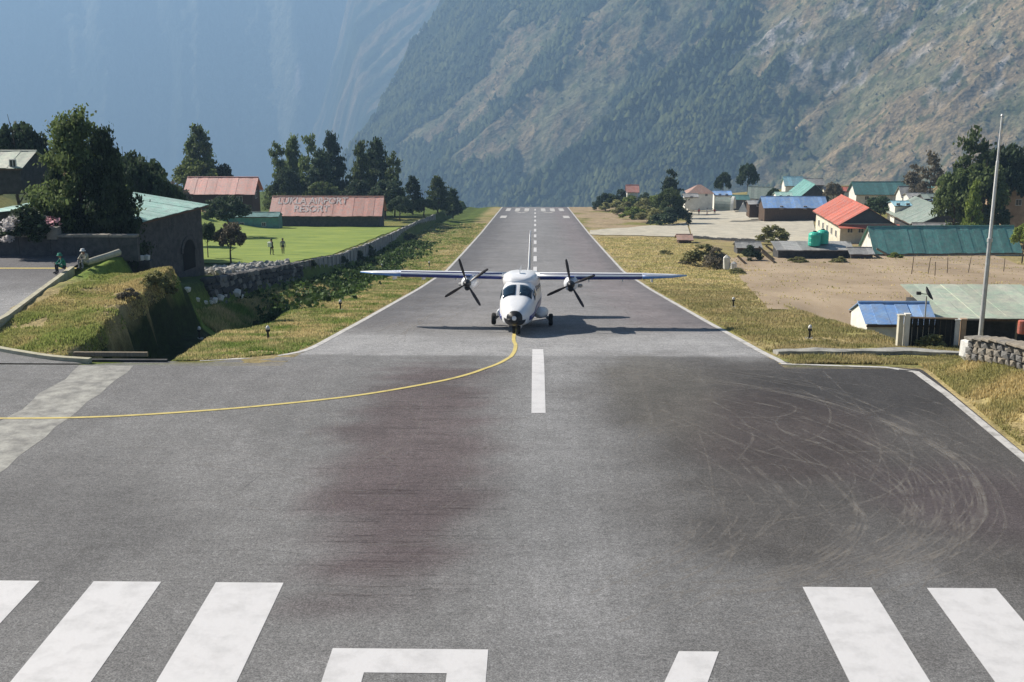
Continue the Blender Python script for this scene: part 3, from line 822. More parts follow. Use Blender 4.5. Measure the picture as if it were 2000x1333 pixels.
# ------------------------------------------------------------------ trees and shrubs
M['bark'] = mat('bark', (.10, .075, .055), .95, scale=8, bump=.6)
M['pine_leaf'] = leafmat('pine_needles', (.125, .165, .060), trans=.4)
M['dark_leaf'] = leafmat('dark_needles', (.062, .092, .045), trans=.35)
M['broad_leaf'] = leafmat('broad_leaves', (.20, .25, .055))
M['olive_leaf'] = leafmat('olive_leaves', (.26, .255, .10))
M['dry_leaf'] = leafmat('dry_twigs', (.22, .19, .13))
M['pink_petal'] = leafmat('pink_blossom', (.85, .50, .56), trans=.5)
M['white_petal'] = leafmat('white_blossom', (.88, .84, .82), trans=.5)

def leaves(cent, size, aspect=1.0, out=None, seed=0, shade=(.55, 1.35)):
    """many small leaf faces around the given clump centres -> verts, faces, colours"""
    r = np.random.default_rng(seed); n = len(cent)
    d = r.normal(size=(n, 3)); d /= np.linalg.norm(d, axis=1)[:, None]
    if out is not None:
        d = d * 1.1 + out; d /= np.linalg.norm(d, axis=1)[:, None]
    t = np.cross(d, r.normal(size=(n, 3))); t /= np.linalg.norm(t, axis=1)[:, None]
    b = np.cross(d, t)
    sz = size * r.uniform(.6, 1.4, size=(n, 1))
    a = t * sz * aspect; c = b * sz
    k1 = r.uniform(.3, 1, size=(n, 1)); 
    V = np.stack([cent - a - c * k1, cent + a - c, cent + a * k1 + c, cent - a + c], 1).reshape(-1, 3)
    F_ = np.arange(n * 4).reshape(-1, 4)
    col = np.repeat(r.uniform(shade[0], shade[1], size=(n, 1)), 4, 0) * np.array([[1, 1, 1]])
    return V, F_, col

def pine_crown(seed, tiers=15, per=9, leafn=26, fat=1.0, gap=.12, lean=.1):
    r = np.random.default_rng(seed); C_ = []; O_ = []
    bare = r.uniform(.10, .2)
    for i in range(tiers):
        t = bare + (1 - bare) * (i + r.uniform(-.3, .3)) / tiers
        R_ = .5 * fat * min(1, (1.04 - t) ** .72 * 1.12) * (.62 + .38 * min(1, (t - bare + .06) * 6))
        for k in range(per):
            if r.random() < gap: continue
            a = r.uniform(0, 6.283); ln = R_ * r.uniform(.55, 1.15); rise = r.uniform(-.03, .09)
            m = max(6, int(leafn * (ln / .4 + .35)))
            u = r.uniform(.25, 1, m) ** .7
            base = np.array([math.cos(a), math.sin(a), 0])
            p = base * (u * ln)[:, None] + np.stack([0 * u, 0 * u, t + rise * u], 1)
            p += r.normal(size=(m, 3)) * np.array([.035, .035, .016]) * (1 + u[:, None] * .3)
            C_.append(p); O_.append(np.repeat((base * .4 + np.array([0, 0, .7]))[None], m, 0))
    return np.concatenate(C_), np.concatenate(O_)

def round_crown(seed, clumps=34, leafn=70, flat=1.0, low=.25):
    r = np.random.default_rng(seed); C_ = []; O_ = []
    for i in range(clumps):
        d = r.normal(size=3); d /= np.linalg.norm(d); d[2] = abs(d[2]) * 1.0 - .25
        rad = r.uniform(.45, 1.0) ** .5 * .40
        c = np.array([d[0] * rad, d[1] * rad, low + (1 - low) * (.42 + d[2] * rad * 1.25)])
        s = r.uniform(.05, .12)
        p = r.normal(size=(leafn, 3)); p /= np.linalg.norm(p, axis=1)[:, None]
        o = p.copy()
        p = c + p * s * r.uniform(.4, 1.1, size=(leafn, 1)) * np.array([1.1, 1.1, .9 * flat])
        C_.append(p); O_.append(o * .6 + np.array([0, 0, .35]))
    return np.concatenate(C_), np.concatenate(O_)

def bush_crown(seed, clumps=26, leafn=60):
    r = np.random.default_rng(seed); C_ = []; O_ = []
    for i in range(clumps):
        a = r.uniform(0, 6.283); rr = .42 * math.sqrt(r.random()); h = (1 - (rr / .5) ** 2) * r.uniform(.35, .95)
        c = np.array([rr * math.cos(a), rr * math.sin(a), h * .85 + .05]); s = r.uniform(.07, .15)
        p = r.normal(size=(leafn, 3)); p /= np.linalg.norm(p, axis=1)[:, None]
        C_.append(c + p * s * r.uniform(.3, 1.1, size=(leafn, 1))); O_.append(p * .6 + np.array([0, 0, .4]))
    p = np.concatenate(C_); p[:, 2] = np.abs(p[:, 2]); return p, np.concatenate(O_)

def crownmesh(kind, seed, size, **k):
    c, o = {'pine': pine_crown, 'round': round_crown, 'bush': bush_crown}[kind](seed, **k)
    V, F_, col = leaves(c, size, 1.5 if kind == 'pine' else 1.0, o, seed)
    return npmesh(kind + '_crown', V, F_, col)
def trunkmesh(seed, r0=.028, bend=.03, limbs=9, top=.92, first=.25):
    q = random.Random(seed); mb = MB(); pts = [Vector((0, 0, -.06))]
    for i in range(1, 7): pts.append(Vector((q.uniform(-bend, bend), q.uniform(-bend, bend), top * i / 6)))
    for i in range(6): mb.tube(pts[i], pts[i + 1], r0 * (1 - i / 6.5), r0 * (1 - (i + 1) / 6.5), 7, cap=(i == 0))
    for k in range(limbs):
        z = q.uniform(first, top * .85); i = min(5, int(z / top * 6)); p = pts[i].lerp(pts[i + 1], z / top * 6 - i); a = q.uniform(0, 6.28); l = q.uniform(.14, .32) * (1.1 - z)
        mb.tube(p, p + Vector((math.cos(a) * l, math.sin(a) * l, l * .45)), r0 * .4 * (1.1 - z), r0 * .1, 5, cap=False)
    return mb.mesh('trunk')
CR = {'pine': [crownmesh('pine', 100 + k, .0145, tiers=14 + k % 3, per=9 + k % 2, leafn=62, gap=.2) for k in range(5)],
      'fine': [crownmesh('pine', 180 + k, .0085, tiers=15, per=10, leafn=190, gap=.25, fat=1.1) for k in range(3)],
      'loose': [crownmesh('pine', 150 + k, .0145, tiers=10, per=8, gap=.36, leafn=72, fat=1.05) for k in range(3)],
      'round': [crownmesh('round', 200 + k, .0155, clumps=44, leafn=150) for k in range(3)],
      'bush': [crownmesh('bush', 300 + k, .022, clumps=34, leafn=110) for k in range(4)]}
TRK = [trunkmesh(k) for k in range(4)]
def variant(me, m):
    key = (me.name, m.name)
    if key not in variant.c:
        q = me.copy(); q.materials.clear(); q.materials.append(m); variant.c[key] = q
    return variant.c[key]
variant.c = {}
def depth(p): return p[1] * math.cos(PITCH) + (CAMZ - p[2]) * math.sin(PITCH)
def tree(name, label, xc, ytop, wpx, Y, kind='pine', m='pine_leaf', group=None, cat='tree', ybase=None, k=None, dy=0):
    d = at(xc, ytop, Y); x = d.x; z0 = Tz(x, Y) - .05
    if ybase is not None: z0 = at(xc, ybase, Y).z
    h = max(.5, d.z - z0)
    wd = wpx / 2400 * depth((x, Y, z0)) * 1.12
    o = empty(name, (x, Y, z0), label, cat, group, rz=rng.uniform(0, 6.28))
    o.scale = (wd, wd, h * 1.02)
    c = CR[kind][(k if k is not None else rng.randrange(99)) % len(CR[kind])]
    link('crown' if cat == 'tree' else 'foliage', variant(c, M[m]), None, o)
    t = TRK[rng.randrange(len(TRK))]
    if cat == 'tree':
        if kind == 'bush': kind = 'round'
        tr = link('trunk', variant(t, M['bark']), None, o)
    return o
# ---- left
GL = 'dark trees on the left rise'
tree('pine_tree', 'tall bushy pine with sunlit left edge behind the apron wall', 142, 236, 190, 76.0, 'fine', k=0)
tree('pine_tree', 'dense dark pine between the tall bushy pine and the teal roof', 200, 268, 130, 75, 'fine', 'dark_leaf', k=1)
tree('pine_tree', 'low dark pine beside the blossoming shrub behind the apron wall', 108, 330, 90, 77, 'fine', 'dark_leaf', k=2)
tree('pine_tree', 'dark tree topmost at the upper left edge of the picture', 18, 205, 150, 118, 'round', 'dark_leaf', GL, k=0)
tree('pine_tree', 'dark tree on the left rise, just right of the tall bushy pine top', 192, 262, 92, 122, 'pine', 'dark_leaf', GL, k=3)
tree('pine_tree', 'dark round tree on the left rise above the teal roof', 236, 278, 120, 118, 'round', 'dark_leaf', GL, k=1)
tree('pine_tree', 'dark pine ending the left row above the teal roof', 284, 290, 110, 112, 'round', 'dark_leaf', GL, k=4)
tree('pine_tree', 'low dark tree at the right foot of the left row', 318, 338, 80, 112, 'round', 'dark_leaf', GL, k=2)
tree('pine_tree', 'cone shaped pine alone above the small red roof', 386, 253, 82, 236, 'pine', 'pine_leaf', k=2)
tree('leafy_tree', 'yellow green rounded tree in front of the cone shaped pine', 385, 298, 100, 232, 'round', 'broad_leaf', k=0)
tree('leafy_tree', 'dark round tree above the right part of the small red roof', 432, 312, 48, 234, 'round', 'dark_leaf', k=1)
tree('bush', 'rusty dry bush left of the small red roof', 340, 345, 60, 200, 'bush', 'dry_leaf', cat='bush')
GP = 'pines behind the long red roof'
for i, (x, y, wd, Y, kd, mm, lab) in enumerate([
        (540, 282, 62, 250, 'loose', 'pine_leaf', 'leftmost open pine behind the long red roof'),
        (570, 276, 62, 262, 'pine', 'pine_leaf', 'second pine from the left behind the long red roof'),
        (602, 270, 66, 255, 'loose', 'pine_leaf', 'middle open pine of the left clump behind the long red roof'),
        (648, 263, 62, 258, 'pine', 'dark_leaf', 'tallest dark pine of the left clump behind the long red roof'),
        (625, 300, 70, 248, 'pine', 'dark_leaf', 'low dark pine in the middle of the left clump'),
        (560, 322, 60, 244, 'round', 'dark_leaf', 'small round tree at the foot of the left pine clump'),
        (632, 345, 70, 240, 'round', 'pine_leaf', 'broad low tree right above the ridge of the long red roof'),
        (703, 285, 62, 250, 'pine', 'pine_leaf', 'left pine of the right clump behind the long red roof'),
        (735, 276, 76, 256, 'pine', 'dark_leaf', 'tallest broad pine of the right clump behind the long red roof'),
        (768, 302, 52, 250, 'loose', 'pine_leaf', 'slim pine on the right side of the right clump'),
        (752, 345, 80, 238, 'round', 'dark_leaf', 'broad dark tree beside the right gable of the long red roof'),
        (700, 345, 64, 240, 'round', 'dark_leaf', 'low tree behind the right end of the long red roof')]):
    tree('pine_tree', lab, x, y, wd, Y, kd, mm, GP, k=i)
GW = 'trees along the end of the perimeter wall'
for i, (x, y, wd, Y, kd, mm, lab) in enumerate([
        (806, 348, 46, 262, 'pine', 'dark_leaf', 'narrow dark pine, first past the long red roof'),
        (855, 346, 54, 275, 'pine', 'pine_leaf', 'tall green pine above the far end of the perimeter wall'),
        (828, 385, 50, 250, 'round', 'pine_leaf', 'small round tree between the two pines past the red roof'),
        (884, 372, 40, 285, 'pine', 'dark_leaf', 'last dark pine beside the far runway verge'),
        (780, 378, 52, 228, 'round', 'dark_leaf', 'dark rounded tree by the right end of the red roofed hall')]):
    tree('pine_tree', lab, x, y, wd, Y, kd, mm, GW, k=i + 2)
tree('leafy_tree', 'dark spreading tree standing in front of the small red roofed house', 440, 376, 92, 172, 'round', 'dark_leaf', k=2)
tree('leafy_tree', 'small twiggy tree at the near edge of the lawn', 447, 428, 66, 108, 'round', 'dry_leaf', k=1)
tree('leafy_tree', 'dark bush tree beside the right corner of the teal roofed house', 402, 425, 40, 120, 'round', 'dark_leaf', k=0)
for x, y, wd, Y, lab in [(222, 268, 100, 110, 'dark tree filling the left row just right of the tall bushy pine'), (262, 292, 90, 106, 'dark tree in the left row above the middle of the teal roof'), (300, 318, 80, 106, 'dark rounded tree in the left row above the end of the teal roof'), (338, 352, 60, 150, 'dark low tree between the left row and the small red roof'), (168, 258, 90, 116, 'dark tree close behind the tall bushy pine')]:
    tree('pine_tree', lab, x, y, wd, Y, 'round', 'dark_leaf', GL)
# blossoming shrub
o = tree('blossom_shrub', 'shrub with white and pink blossom above the apron wall', 58, 394, 120, 72.4, 'bush', 'dark_leaf', cat='shrub', ybase=478)
c, oo = bush_crown(777, 15, 100)
for nm, mm, sel in (('white_blossom', 'white_petal', c[:, 0] < .18), ('pink_blossom', 'pink_petal', c[:, 0] >= .12)):
    cc = c[sel] * 1.08; V_, F_, co_ = leaves(cc, .019, 1, None, 5, (.8, 1.15)); link(nm, npmesh(nm, V_, F_, co_), M[mm], o)
o.rotation_euler.z = .2
# ---- right
tree('pine_tree', 'lone small dark tree on a thin trunk against the mountain', 1414, 328, 34, 345, 'round', 'dark_leaf', k=0)
tree('pine_tree', 'lone taller dark tree against the mountain, right of the thin one', 1463, 312, 44, 345, 'round', 'dark_leaf', k=1)
tree('leafy_tree', 'dark tree rising from the shrubs beside the side road', 1312, 338, 62, 285, 'loose', 'dark_leaf', k=1)
tree('leafy_tree', 'green tree in front of the dark one among the side road shrubs', 1308, 362, 58, 262, 'round', 'pine_leaf', k=2)
GR = 'trees behind the flagpole'
for i, (x, y, wd, Y, kd, mm, lab) in enumerate([
        (1905, 258, 110, 190, 'loose', 'pine_leaf', 'tallest green tree just left of the flagpole top'),
        (1962, 264, 120, 194, 'round', 'dark_leaf', 'dark tree right of the flagpole at the right edge'),
        (1872, 318, 84, 188, 'round', 'pine_leaf', 'rounded green tree left of the flagpole, lowest of the group'),
        (1930, 300, 110, 186, 'round', 'pine_leaf', 'green tree right behind the flagpole'),
        (1948, 385, 60, 184, 'round', 'dark_leaf', 'dark low tree beside the tan building'),
        (1905, 362, 44, 178, 'pine', 'broad_leaf', 'yellow green conifer left of the flagpole foot of the tree group')]):
    tree('leafy_tree', lab, x, y, wd, Y, kd, mm, GR, k=i)
tree('leafy_tree', 'green bush cut off by the right edge beside the green shed', 2004, 425, 50, 150, 'round', 'broad_leaf', k=0)
for i, (x, y, wd, Y, lab) in enumerate([(1822, 300, 74, 262, 'grey brown leafless tree left of the green trees'), (1788, 328, 70, 280, 'lower grey brown leafless tree above the teal roof')]):
    tree('bare_tree', lab, x, y, wd, Y, 'loose', 'dry_leaf', 'leafless trees', k=i)
tree('leafy_tree', 'dark tree left of the white gable of the teal roofed house', 1630, 352, 40, 290, 'round', 'dry_leaf', k=1)
tree('leafy_tree', 'dark tree in front of the long teal roof', 1722, 378, 74, 235, 'round', 'dark_leaf', k=2)
tree('leafy_tree', 'small dark tree between the grey green and the green roof', 1512, 362, 30, 300, 'round', 'dark_leaf', k=0)
GS = 'shrubs beside the side road'
for i, (x, y, wd, yb, mm, lab) in enumerate([
        (1178, 374, 34, 400, 'dark_leaf', 'leftmost dark shrub beside the end of the runway'), (1196, 372, 44, 402, 'pine_leaf', 'green shrub right of the leftmost dark one near the runway end'), (1215, 366, 40, 402, 'dark_leaf', 'dark green shrub left of the tiny pink roof'), (1202, 385, 48, 414, 'olive_leaf', 'olive shrub at the front left of the shrub mass'),
        (1238, 380, 58, 414, 'broad_leaf', 'yellow green shrub below the tiny pink roof'), (1258, 370, 40, 408, 'dark_leaf', 'dark shrub right of the tiny pink roof'), (1262, 384, 54, 420, 'olive_leaf', 'olive shrub in the middle of the shrub mass'), (1240, 398, 48, 428, 'broad_leaf', 'low yellow green shrub at the front of the shrub mass'),
        (1288, 378, 60, 420, 'broad_leaf', 'tall yellow green shrub left of the dark tree'), (1276, 402, 54, 434, 'olive_leaf', 'olive shrub overhanging the side road'), (1302, 402, 58, 440, 'dark_leaf', 'wide dark shrub at the edge of the side road'), (1326, 396, 48, 438, 'dark_leaf', 'dark shrub next to the left edge of the paved yard'),
        (1350, 386, 52, 412, 'broad_leaf', 'bright green shrub left of the people in red'), (1372, 384, 44, 410, 'broad_leaf', 'bright green shrub below the orange roof'), (1222, 392, 40, 420, 'olive_leaf', 'small olive shrub between the front shrubs'), (1316, 375, 44, 420, 'olive_leaf', 'pale olive shrub right of the dark tree')]):
    p = onT(x, yb, 60, 340)
    tree('shrub', lab, x, y, wd * 1.15, p.y, 'bush', mm, GS, 'shrub', k=i)
for x, y, wd, yb, mm, lab in [(1512, 432, 66, 478, 'olive_leaf', 'light olive bush in front of the paved yard'), (1375, 472, 74, 520, 'olive_leaf', 'brown olive bush below the left corner of the paved yard'), (1400, 480, 50, 525, 'dry_leaf', 'dry bush beside the whitewashed gate stones'),
        (1468, 476, 44, 510, 'dark_leaf', 'dark bush between the gate stones and the low slate roof'), (1820, 650, 60, 680, 'olive_leaf', 'low grassy bush at the foot of the dark gate'), (1855, 655, 44, 678, 'broad_leaf', 'small green bush right of the grassy one under the gate'),
        (300, 522, 60, 560, 'olive_leaf', 'olive bush on the far rim of the grass mound'), (325, 540, 44, 570, 'olive_leaf', 'smaller olive bush at the mound corner over the ditch'), (250, 560, 44, 585, 'dry_leaf', 'dry bush on the middle of the grass mound'),
        (700, 488, 30, 512, 'dark_leaf', 'dark bush on top of the perimeter wall'), (720, 476, 26, 500, 'dark_leaf', 'dark bush further along the perimeter wall top'), (668, 498, 26, 516, 'dark_leaf', 'first dark bush on the perimeter wall near the bend'),
        (610, 505, 20, 520, 'dark_leaf', 'tiny bush on the wall by the lawn corner'), (800, 450, 30, 470, 'dark_leaf', 'dark bush far along the perimeter wall')]:
    p = onT(x, yb, 40, 340)
    tree('bush', lab, x, y, wd, p.y, 'bush', mm, None, 'bush')
# weeds in the ditch
r = np.random.default_rng(5); n = 5200
wy = r.uniform(74, 190, n); wx = -17.6 + r.normal(size=n) * 1.5 - .008 * (wy - 74)
keep = (fbm(wx * .5, wy * .3, 300, 3) > .43) & (wx > -21.2) & (wx < -13.2) & (wy > 78 + 6 * (wx < -18.5)); wx, wy = wx[keep], wy[keep]
cent = np.stack([wx, wy, T(wx, wy) + r.uniform(.0, .42, len(wx)) * (.4 + fbm(wx * .5, wy * .3, 300, 3))], 1)
cent = np.repeat(cent, 4, 0) + r.normal(size=(len(cent) * 4, 3)) * .16
V_, F_, co_ = leaves(cent, .13, 1, np.array([0, 0, .5]), 8, (.4, 1.5))
M['weed'] = leafmat('ditch_weeds', (.075, .125, .032))
tag(link('weeds', npmesh('weeds', V_, F_, co_), M['weed']), kind='stuff')
# grass blades
def fl(y): return np.interp(y, [FL0[1], FL1[1]], [FL0[0], FL1[0]]) + (fbm(y * .4, y * 0, 55, 3) - .5) * 3
def grass(name, n, region, hgt, m, seed, wid=.035):
    r = np.random.default_rng(seed)
    x0, x1, ya, yb = region['box']
    x = r.uniform(x0, x1, n); y = ya + (yb - ya) * r.random(n) ** region.get('pow', 1.0)
    k = region['f'](x, y) & (fbm(x * .8, y * .8, seed, 3) + r.uniform(-.2, .2, n) > region.get('thr', .42)); x, y = x[k], y[k]
    z = T(x, y); n = len(x)
    a = r.uniform(0, 6.283, n); h = hgt * r.uniform(.4, 1.3, n) * (.5 + fbm(x * .4, y * .4, seed + 3, 3)); l = r.uniform(.1, .5, n) * h; la = r.uniform(0, 6.283, n)
    wv = wid * (1 + .012 * (y - 40)); dx, dy = np.cos(a) * wv, np.sin(a) * wv
    V = np.stack([np.stack([x - dx, y - dy, z - .02], 1), np.stack([x + dx, y + dy, z - .02], 1), np.stack([x + np.cos(la) * l, y + np.sin(la) * l, z + h], 1)], 1).reshape(-1, 3)
    F_ = np.arange(3 * n).reshape(-1, 3)
    pal = region['pal']; t = np.clip(fbm(x * .6, y * .6, seed + 9, 3) * 2.4 - .7 + r.uniform(-.25, .25, n), 0, 1)[:, None]
    c = (np.array(pal[0]) * (1 - t) + np.array(pal[1]) * t) * r.uniform(.7, 1.3, (n, 1))
    return tag(link(name, npmesh(name, V, F_, np.repeat(c, 3, 0)), m), kind='stuff')
M['blade'] = leafmat('grass_blades', (1, 1, 1), trans=.45)
ST = (.56, .46, .235); OL = (.36, .335, .14); GN = (.19, .26, .065)
grass('grass', 90000, dict(box=(-24, -18.55, 46.9, 69), f=lambda x, y: (y > 47.2 + (-18 - x) * .5) & (x > -24.2 - (y - 50) * .08) & (T(x, y) > -.62), pal=((.25, .29, .085), (.47, .385, .185))), .11, M['blade'], 31)
grass('grass', 110000, dict(box=(-16.5, -10.1, 47.3, 130), pow=1.7, f=lambda x, y: (x < -10.15 - 4 * np.exp(-(y - 47.2) / 1.2)), pal=(GN, ST)), .12, M['blade'], 33)
grass('grass', 110000, dict(box=(15.15, 21, 28, 47.5), pow=.8, f=lambda x, y: x > 15.1, pal=(OL, ST)), .13, M['blade'], 35)
grass('grass', 120000, dict(box=(10.1, 22, 47.3, 110), pow=1.6, f=lambda x, y: ((x > 10.2)) & ~((np.abs(y - 51.0) < .75) & (x < 18.5)) & ((y < FL0[1] - 1) | (x < fl(y))), pal=(OL, ST)), .13, M['blade'], 37)
grass('grass', 50000, dict(box=(-21, -18, 70, 112), f=lambda x, y: x > -21.2, pal=(GN, ST)), .3, M['blade'], 39)
grass('grass', 90000, dict(box=(10.2, 34, 100, 225), pow=1.5, f=lambda x, y: (x > 10.4) & (x < fl(y)) & (y < 208), pal=(OL, ST), thr=.46), .16, M['blade'], 41, .05)
grass('grass', 50000, dict(box=(-21, -10.2, 120, 260), pow=1.6, f=lambda x, y: (x < -10.4), pal=(GN, ST), thr=.46), .16, M['blade'], 43, .05)
for i, (x, y, wd, yb, mm, lab) in enumerate([(1345, 502, 30, 516, 'dry_leaf', 'low dry bush at the left end of the bush row below the yard'), (1300, 486, 26, 498, 'olive_leaf', 'small olive bush alone in the right verge'), (1440, 522, 30, 536, 'olive_leaf', 'olive tuft bush beside the whitewashed stones'), (1560, 500, 34, 514, 'olive_leaf', 'low olive bush at the foot of the low grey shed'), (1640, 500, 30, 514, 'olive_leaf', 'low bush between the low shed and the green shed'),
        (1750, 492, 26, 505, 'broad_leaf', 'small green bush against the front of the green shed'), (1690, 380, 40, 402, 'dark_leaf', 'dark bush below the white gable of the teal roofed house'), (1590, 366, 30, 384, 'dark_leaf', 'dark bush behind the green roof ridge'), (1420, 372, 36, 394, 'olive_leaf', 'olive bush behind the tunnel tent'), (1830, 372, 40, 400, 'olive_leaf', 'olive bush beside the mint stall'), (1660, 362, 34, 384, 'dry_leaf', 'dry bush on the crest left of the teal roof'), (1530, 366, 30, 390, 'olive_leaf', 'olive bush left of the green roof')]):
    p = onT(x, yb, 40, 345)
    tree('bush', lab, x, y, wd * 1.2, p.y, 'bush', mm, None, 'bush')
grass('grass', 26000, dict(box=(14, 60, 78, 168), f=lambda x, y: x > fl(y) - 1, pal=(OL, ST), thr=.60), .16, M['blade'], 45, .05)

# ------------------------------------------------------------------ buildings
def roofmat(name, col, col2=None, rough=.55, wave=5.0, metal=0.0, rust=.0, axis_='X'):
    """corrugated painted sheet: each sheet a little different, weathered in patches"""
    m = bpy.data.materials.new(name); N, Lk = nodes(m); b = N['Principled BSDF']
    b.inputs['Roughness'].default_value = rough; b.inputs['Metallic'].default_value = metal; b.inputs['Specular IOR Level'].default_value = .35
    tc = N.new('ShaderNodeTexCoord'); n = N.new('ShaderNodeTexNoise'); n.inputs['Scale'].default_value = .9; n.inputs['Detail'].default_value = 7; n.inputs['Roughness'].default_value = .7
    Lk.new(tc.outputs['Object'], n.inputs[0])
    r = N.new('ShaderNodeValToRGB'); r.color_ramp.elements[0].position = .38; r.color_ramp.elements[1].position = .66
    r.color_ramp.elements[0].color = (*col, 1); r.color_ramp.elements[1].color = (*(col2 or tuple(min(1, c * 1.25) for c in col)), 1)
    Lk.new(n.outputs[0], r.inputs[0])
    oi = N.new('ShaderNodeObjectInfo'); mr = N.new('ShaderNodeMapRange'); mr.inputs['To Min'].default_value = .80; mr.inputs['To Max'].default_value = 1.14
    Lk.new(oi.outputs['Random'], mr.inputs[0]); hs = N.new('ShaderNodeHueSaturation')
    n3 = N.new('ShaderNodeTexNoise'); n3.inputs['Scale'].default_value = 2.2; n3.inputs['Detail'].default_value = 8; n3.inputs['Roughness'].default_value = .8; Lk.new(tc.outputs['Object'], n3.inputs[0])
    m3 = N.new('ShaderNodeMapRange'); m3.inputs['From Min'].default_value = .3; m3.inputs['From Max'].default_value = .62; m3.inputs['To Min'].default_value = .62; m3.inputs['To Max'].default_value = 1.06; Lk.new(n3.outputs[0], m3.inputs[0])
    mm = N.new('ShaderNodeMath'); mm.operation = 'MULTIPLY'; Lk.new(mr.outputs[0], mm.inputs[0]); Lk.new(m3.outputs[0], mm.inputs[1]); Lk.new(mm.outputs[0], hs.inputs['Value'])
    ms = N.new('ShaderNodeMapRange'); ms.inputs['From Min'].default_value = .3; ms.inputs['From Max'].default_value = .6; ms.inputs['To Min'].default_value = .6; ms.inputs['To Max'].default_value = 1; Lk.new(n3.outputs[0], ms.inputs[0]); Lk.new(ms.outputs[0], hs.inputs['Saturation']); Lk.new(r.outputs[0], hs.inputs['Color'])
    Lk.new(hs.outputs[0], b.inputs['Base Color'])
    wv = N.new('ShaderNodeTexWave'); wv.inputs['Scale'].default_value = wave; wv.bands_direction = axis_
    Lk.new(tc.outputs['Object'], wv.inputs[0])
    bp = N.new('ShaderNodeBump'); bp.inputs['Strength'].default_value = .5; bp.inputs['Distance'].default_value = .03
    Lk.new(wv.outputs[1], bp.inputs['Height']); Lk.new(bp.outputs[0], b.inputs['Normal'])
    return m
M['roof_red'] = roofmat('roof_red', (.76, .25, .18), (.78, .33, .26))
M['roof_bright_red'] = roofmat('roof_bright_red', (.56, .095, .04), (.60, .14, .065))
M['roof_pale_red'] = roofmat('roof_pale_red', (.68, .21, .14), (.72, .34, .26))
M['roof_teal'] = roofmat('roof_teal', (.34, .60, .50), (.48, .68, .58))
M['roof_green'] = roofmat('roof_green', (.09, .31, .27), (.17, .40, .35))
M['roof_grey_green'] = roofmat('roof_grey_green', (.25, .33, .27), (.34, .38, .32))
M['roof_deep_teal'] = roofmat('roof_deep_teal', (.07, .22, .20), (.10, .28, .27))
M['roof_blue'] = roofmat('roof_blue', (.16, .38, .80), (.36, .55, .80))
M['roof_cyan'] = roofmat('roof_cyan', (.26, .58, .68), (.38, .66, .72))
M['roof_grey'] = roofmat('roof_grey', (.33, .32, .30), (.46, .45, .42))
M['roof_orange'] = roofmat('roof_orange', (.48, .24, .16), (.55, .36, .27))
M['roof_olive'] = roofmat('roof_olive', (.42, .52, .38), (.56, .54, .42))
M['roof_slate'] = roofmat('roof_slate', (.05, .07, .10), (.08, .10, .13))
M['wall_white'] = mat('wall_white', (.72, .70, .63), .9, var=.12, scale=1.2, bump=.15)
M['wall_cream'] = mat('wall_cream', (.62, .58, .46), .9, var=.15, scale=1.0, bump=.2)
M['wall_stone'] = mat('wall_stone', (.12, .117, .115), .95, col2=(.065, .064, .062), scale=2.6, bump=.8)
M['wall_dark'] = mat('wall_dark', (.085, .085, .085), .95, col2=(.045, .045, .045), scale=2, bump=.6)
M['wall_wood'] = mat('wall_wood', (.13, .085, .055), .9, col2=(.07, .045, .03), scale=2, stretch=(6, 6, .5), bump=.4)
M['wall_teal'] = roofmat('wall_teal', (.10, .33, .31), (.17, .40, .37))
M['wall_blue'] = roofmat('wall_blue', (.12, .34, .72), (.30, .52, .78))
M['wall_tan'] = mat('wall_tan', (.42, .30, .20), .9, scale=.8, bump=.3)
M['frame_white'] = mat('frame_white', (.66, .65, .62), .6, var=.1)
M['frame_brown'] = mat('frame_brown', (.12, .07, .045), .6, var=.2)
M['glass'] = mat('window_glass', (.03, .04, .05), .08, var=.2, spec=.6)
M['dark_inside'] = mat('dark_opening', (.02, .02, .02), .95)
M['timber'] = mat('timber', (.34, .28, .20), .9, col2=(.20, .16, .115), scale=3, stretch=(4, 4, .6), bump=.4)
M['steel'] = mat('galvanised_steel', (.52, .52, .50), .45, metal=.3, var=.15, scale=4)
M['white_metal'] = mat('white_metal', (.74, .73, .70), .5, var=.1, scale=3)

def slope_sheets(root, e0, e1, r0, r1, m, n, name='roof_sheet', thick=.03, cap=None):
    """roof slope from eave e0-e1 up to ridge r0-r1 in n overlapping sheets, every one its own piece"""
    e0, e1, r0, r1 = map(Vector, (e0, e1, r0, r1))
    nrm = (e1 - e0).cross(r0 - e0).normalized()
    for k in range(n):
        a, b = k / n, min(1, (k + 1) / n + .012)
        j = rng.uniform(-.012, .012); up = nrm * (.016 * (k % 2) + rng.uniform(0, .01)); ex = (e0 - r0).normalized() * rng.uniform(-.03, .09)
        p = [e0.lerp(e1, a) + ex + up, e0.lerp(e1, b) + ex + up + nrm * j, r0.lerp(r1, b) + up + nrm * j, r0.lerp(r1, a) + up]
        MB().slab(p, thick).build(name, m, root)

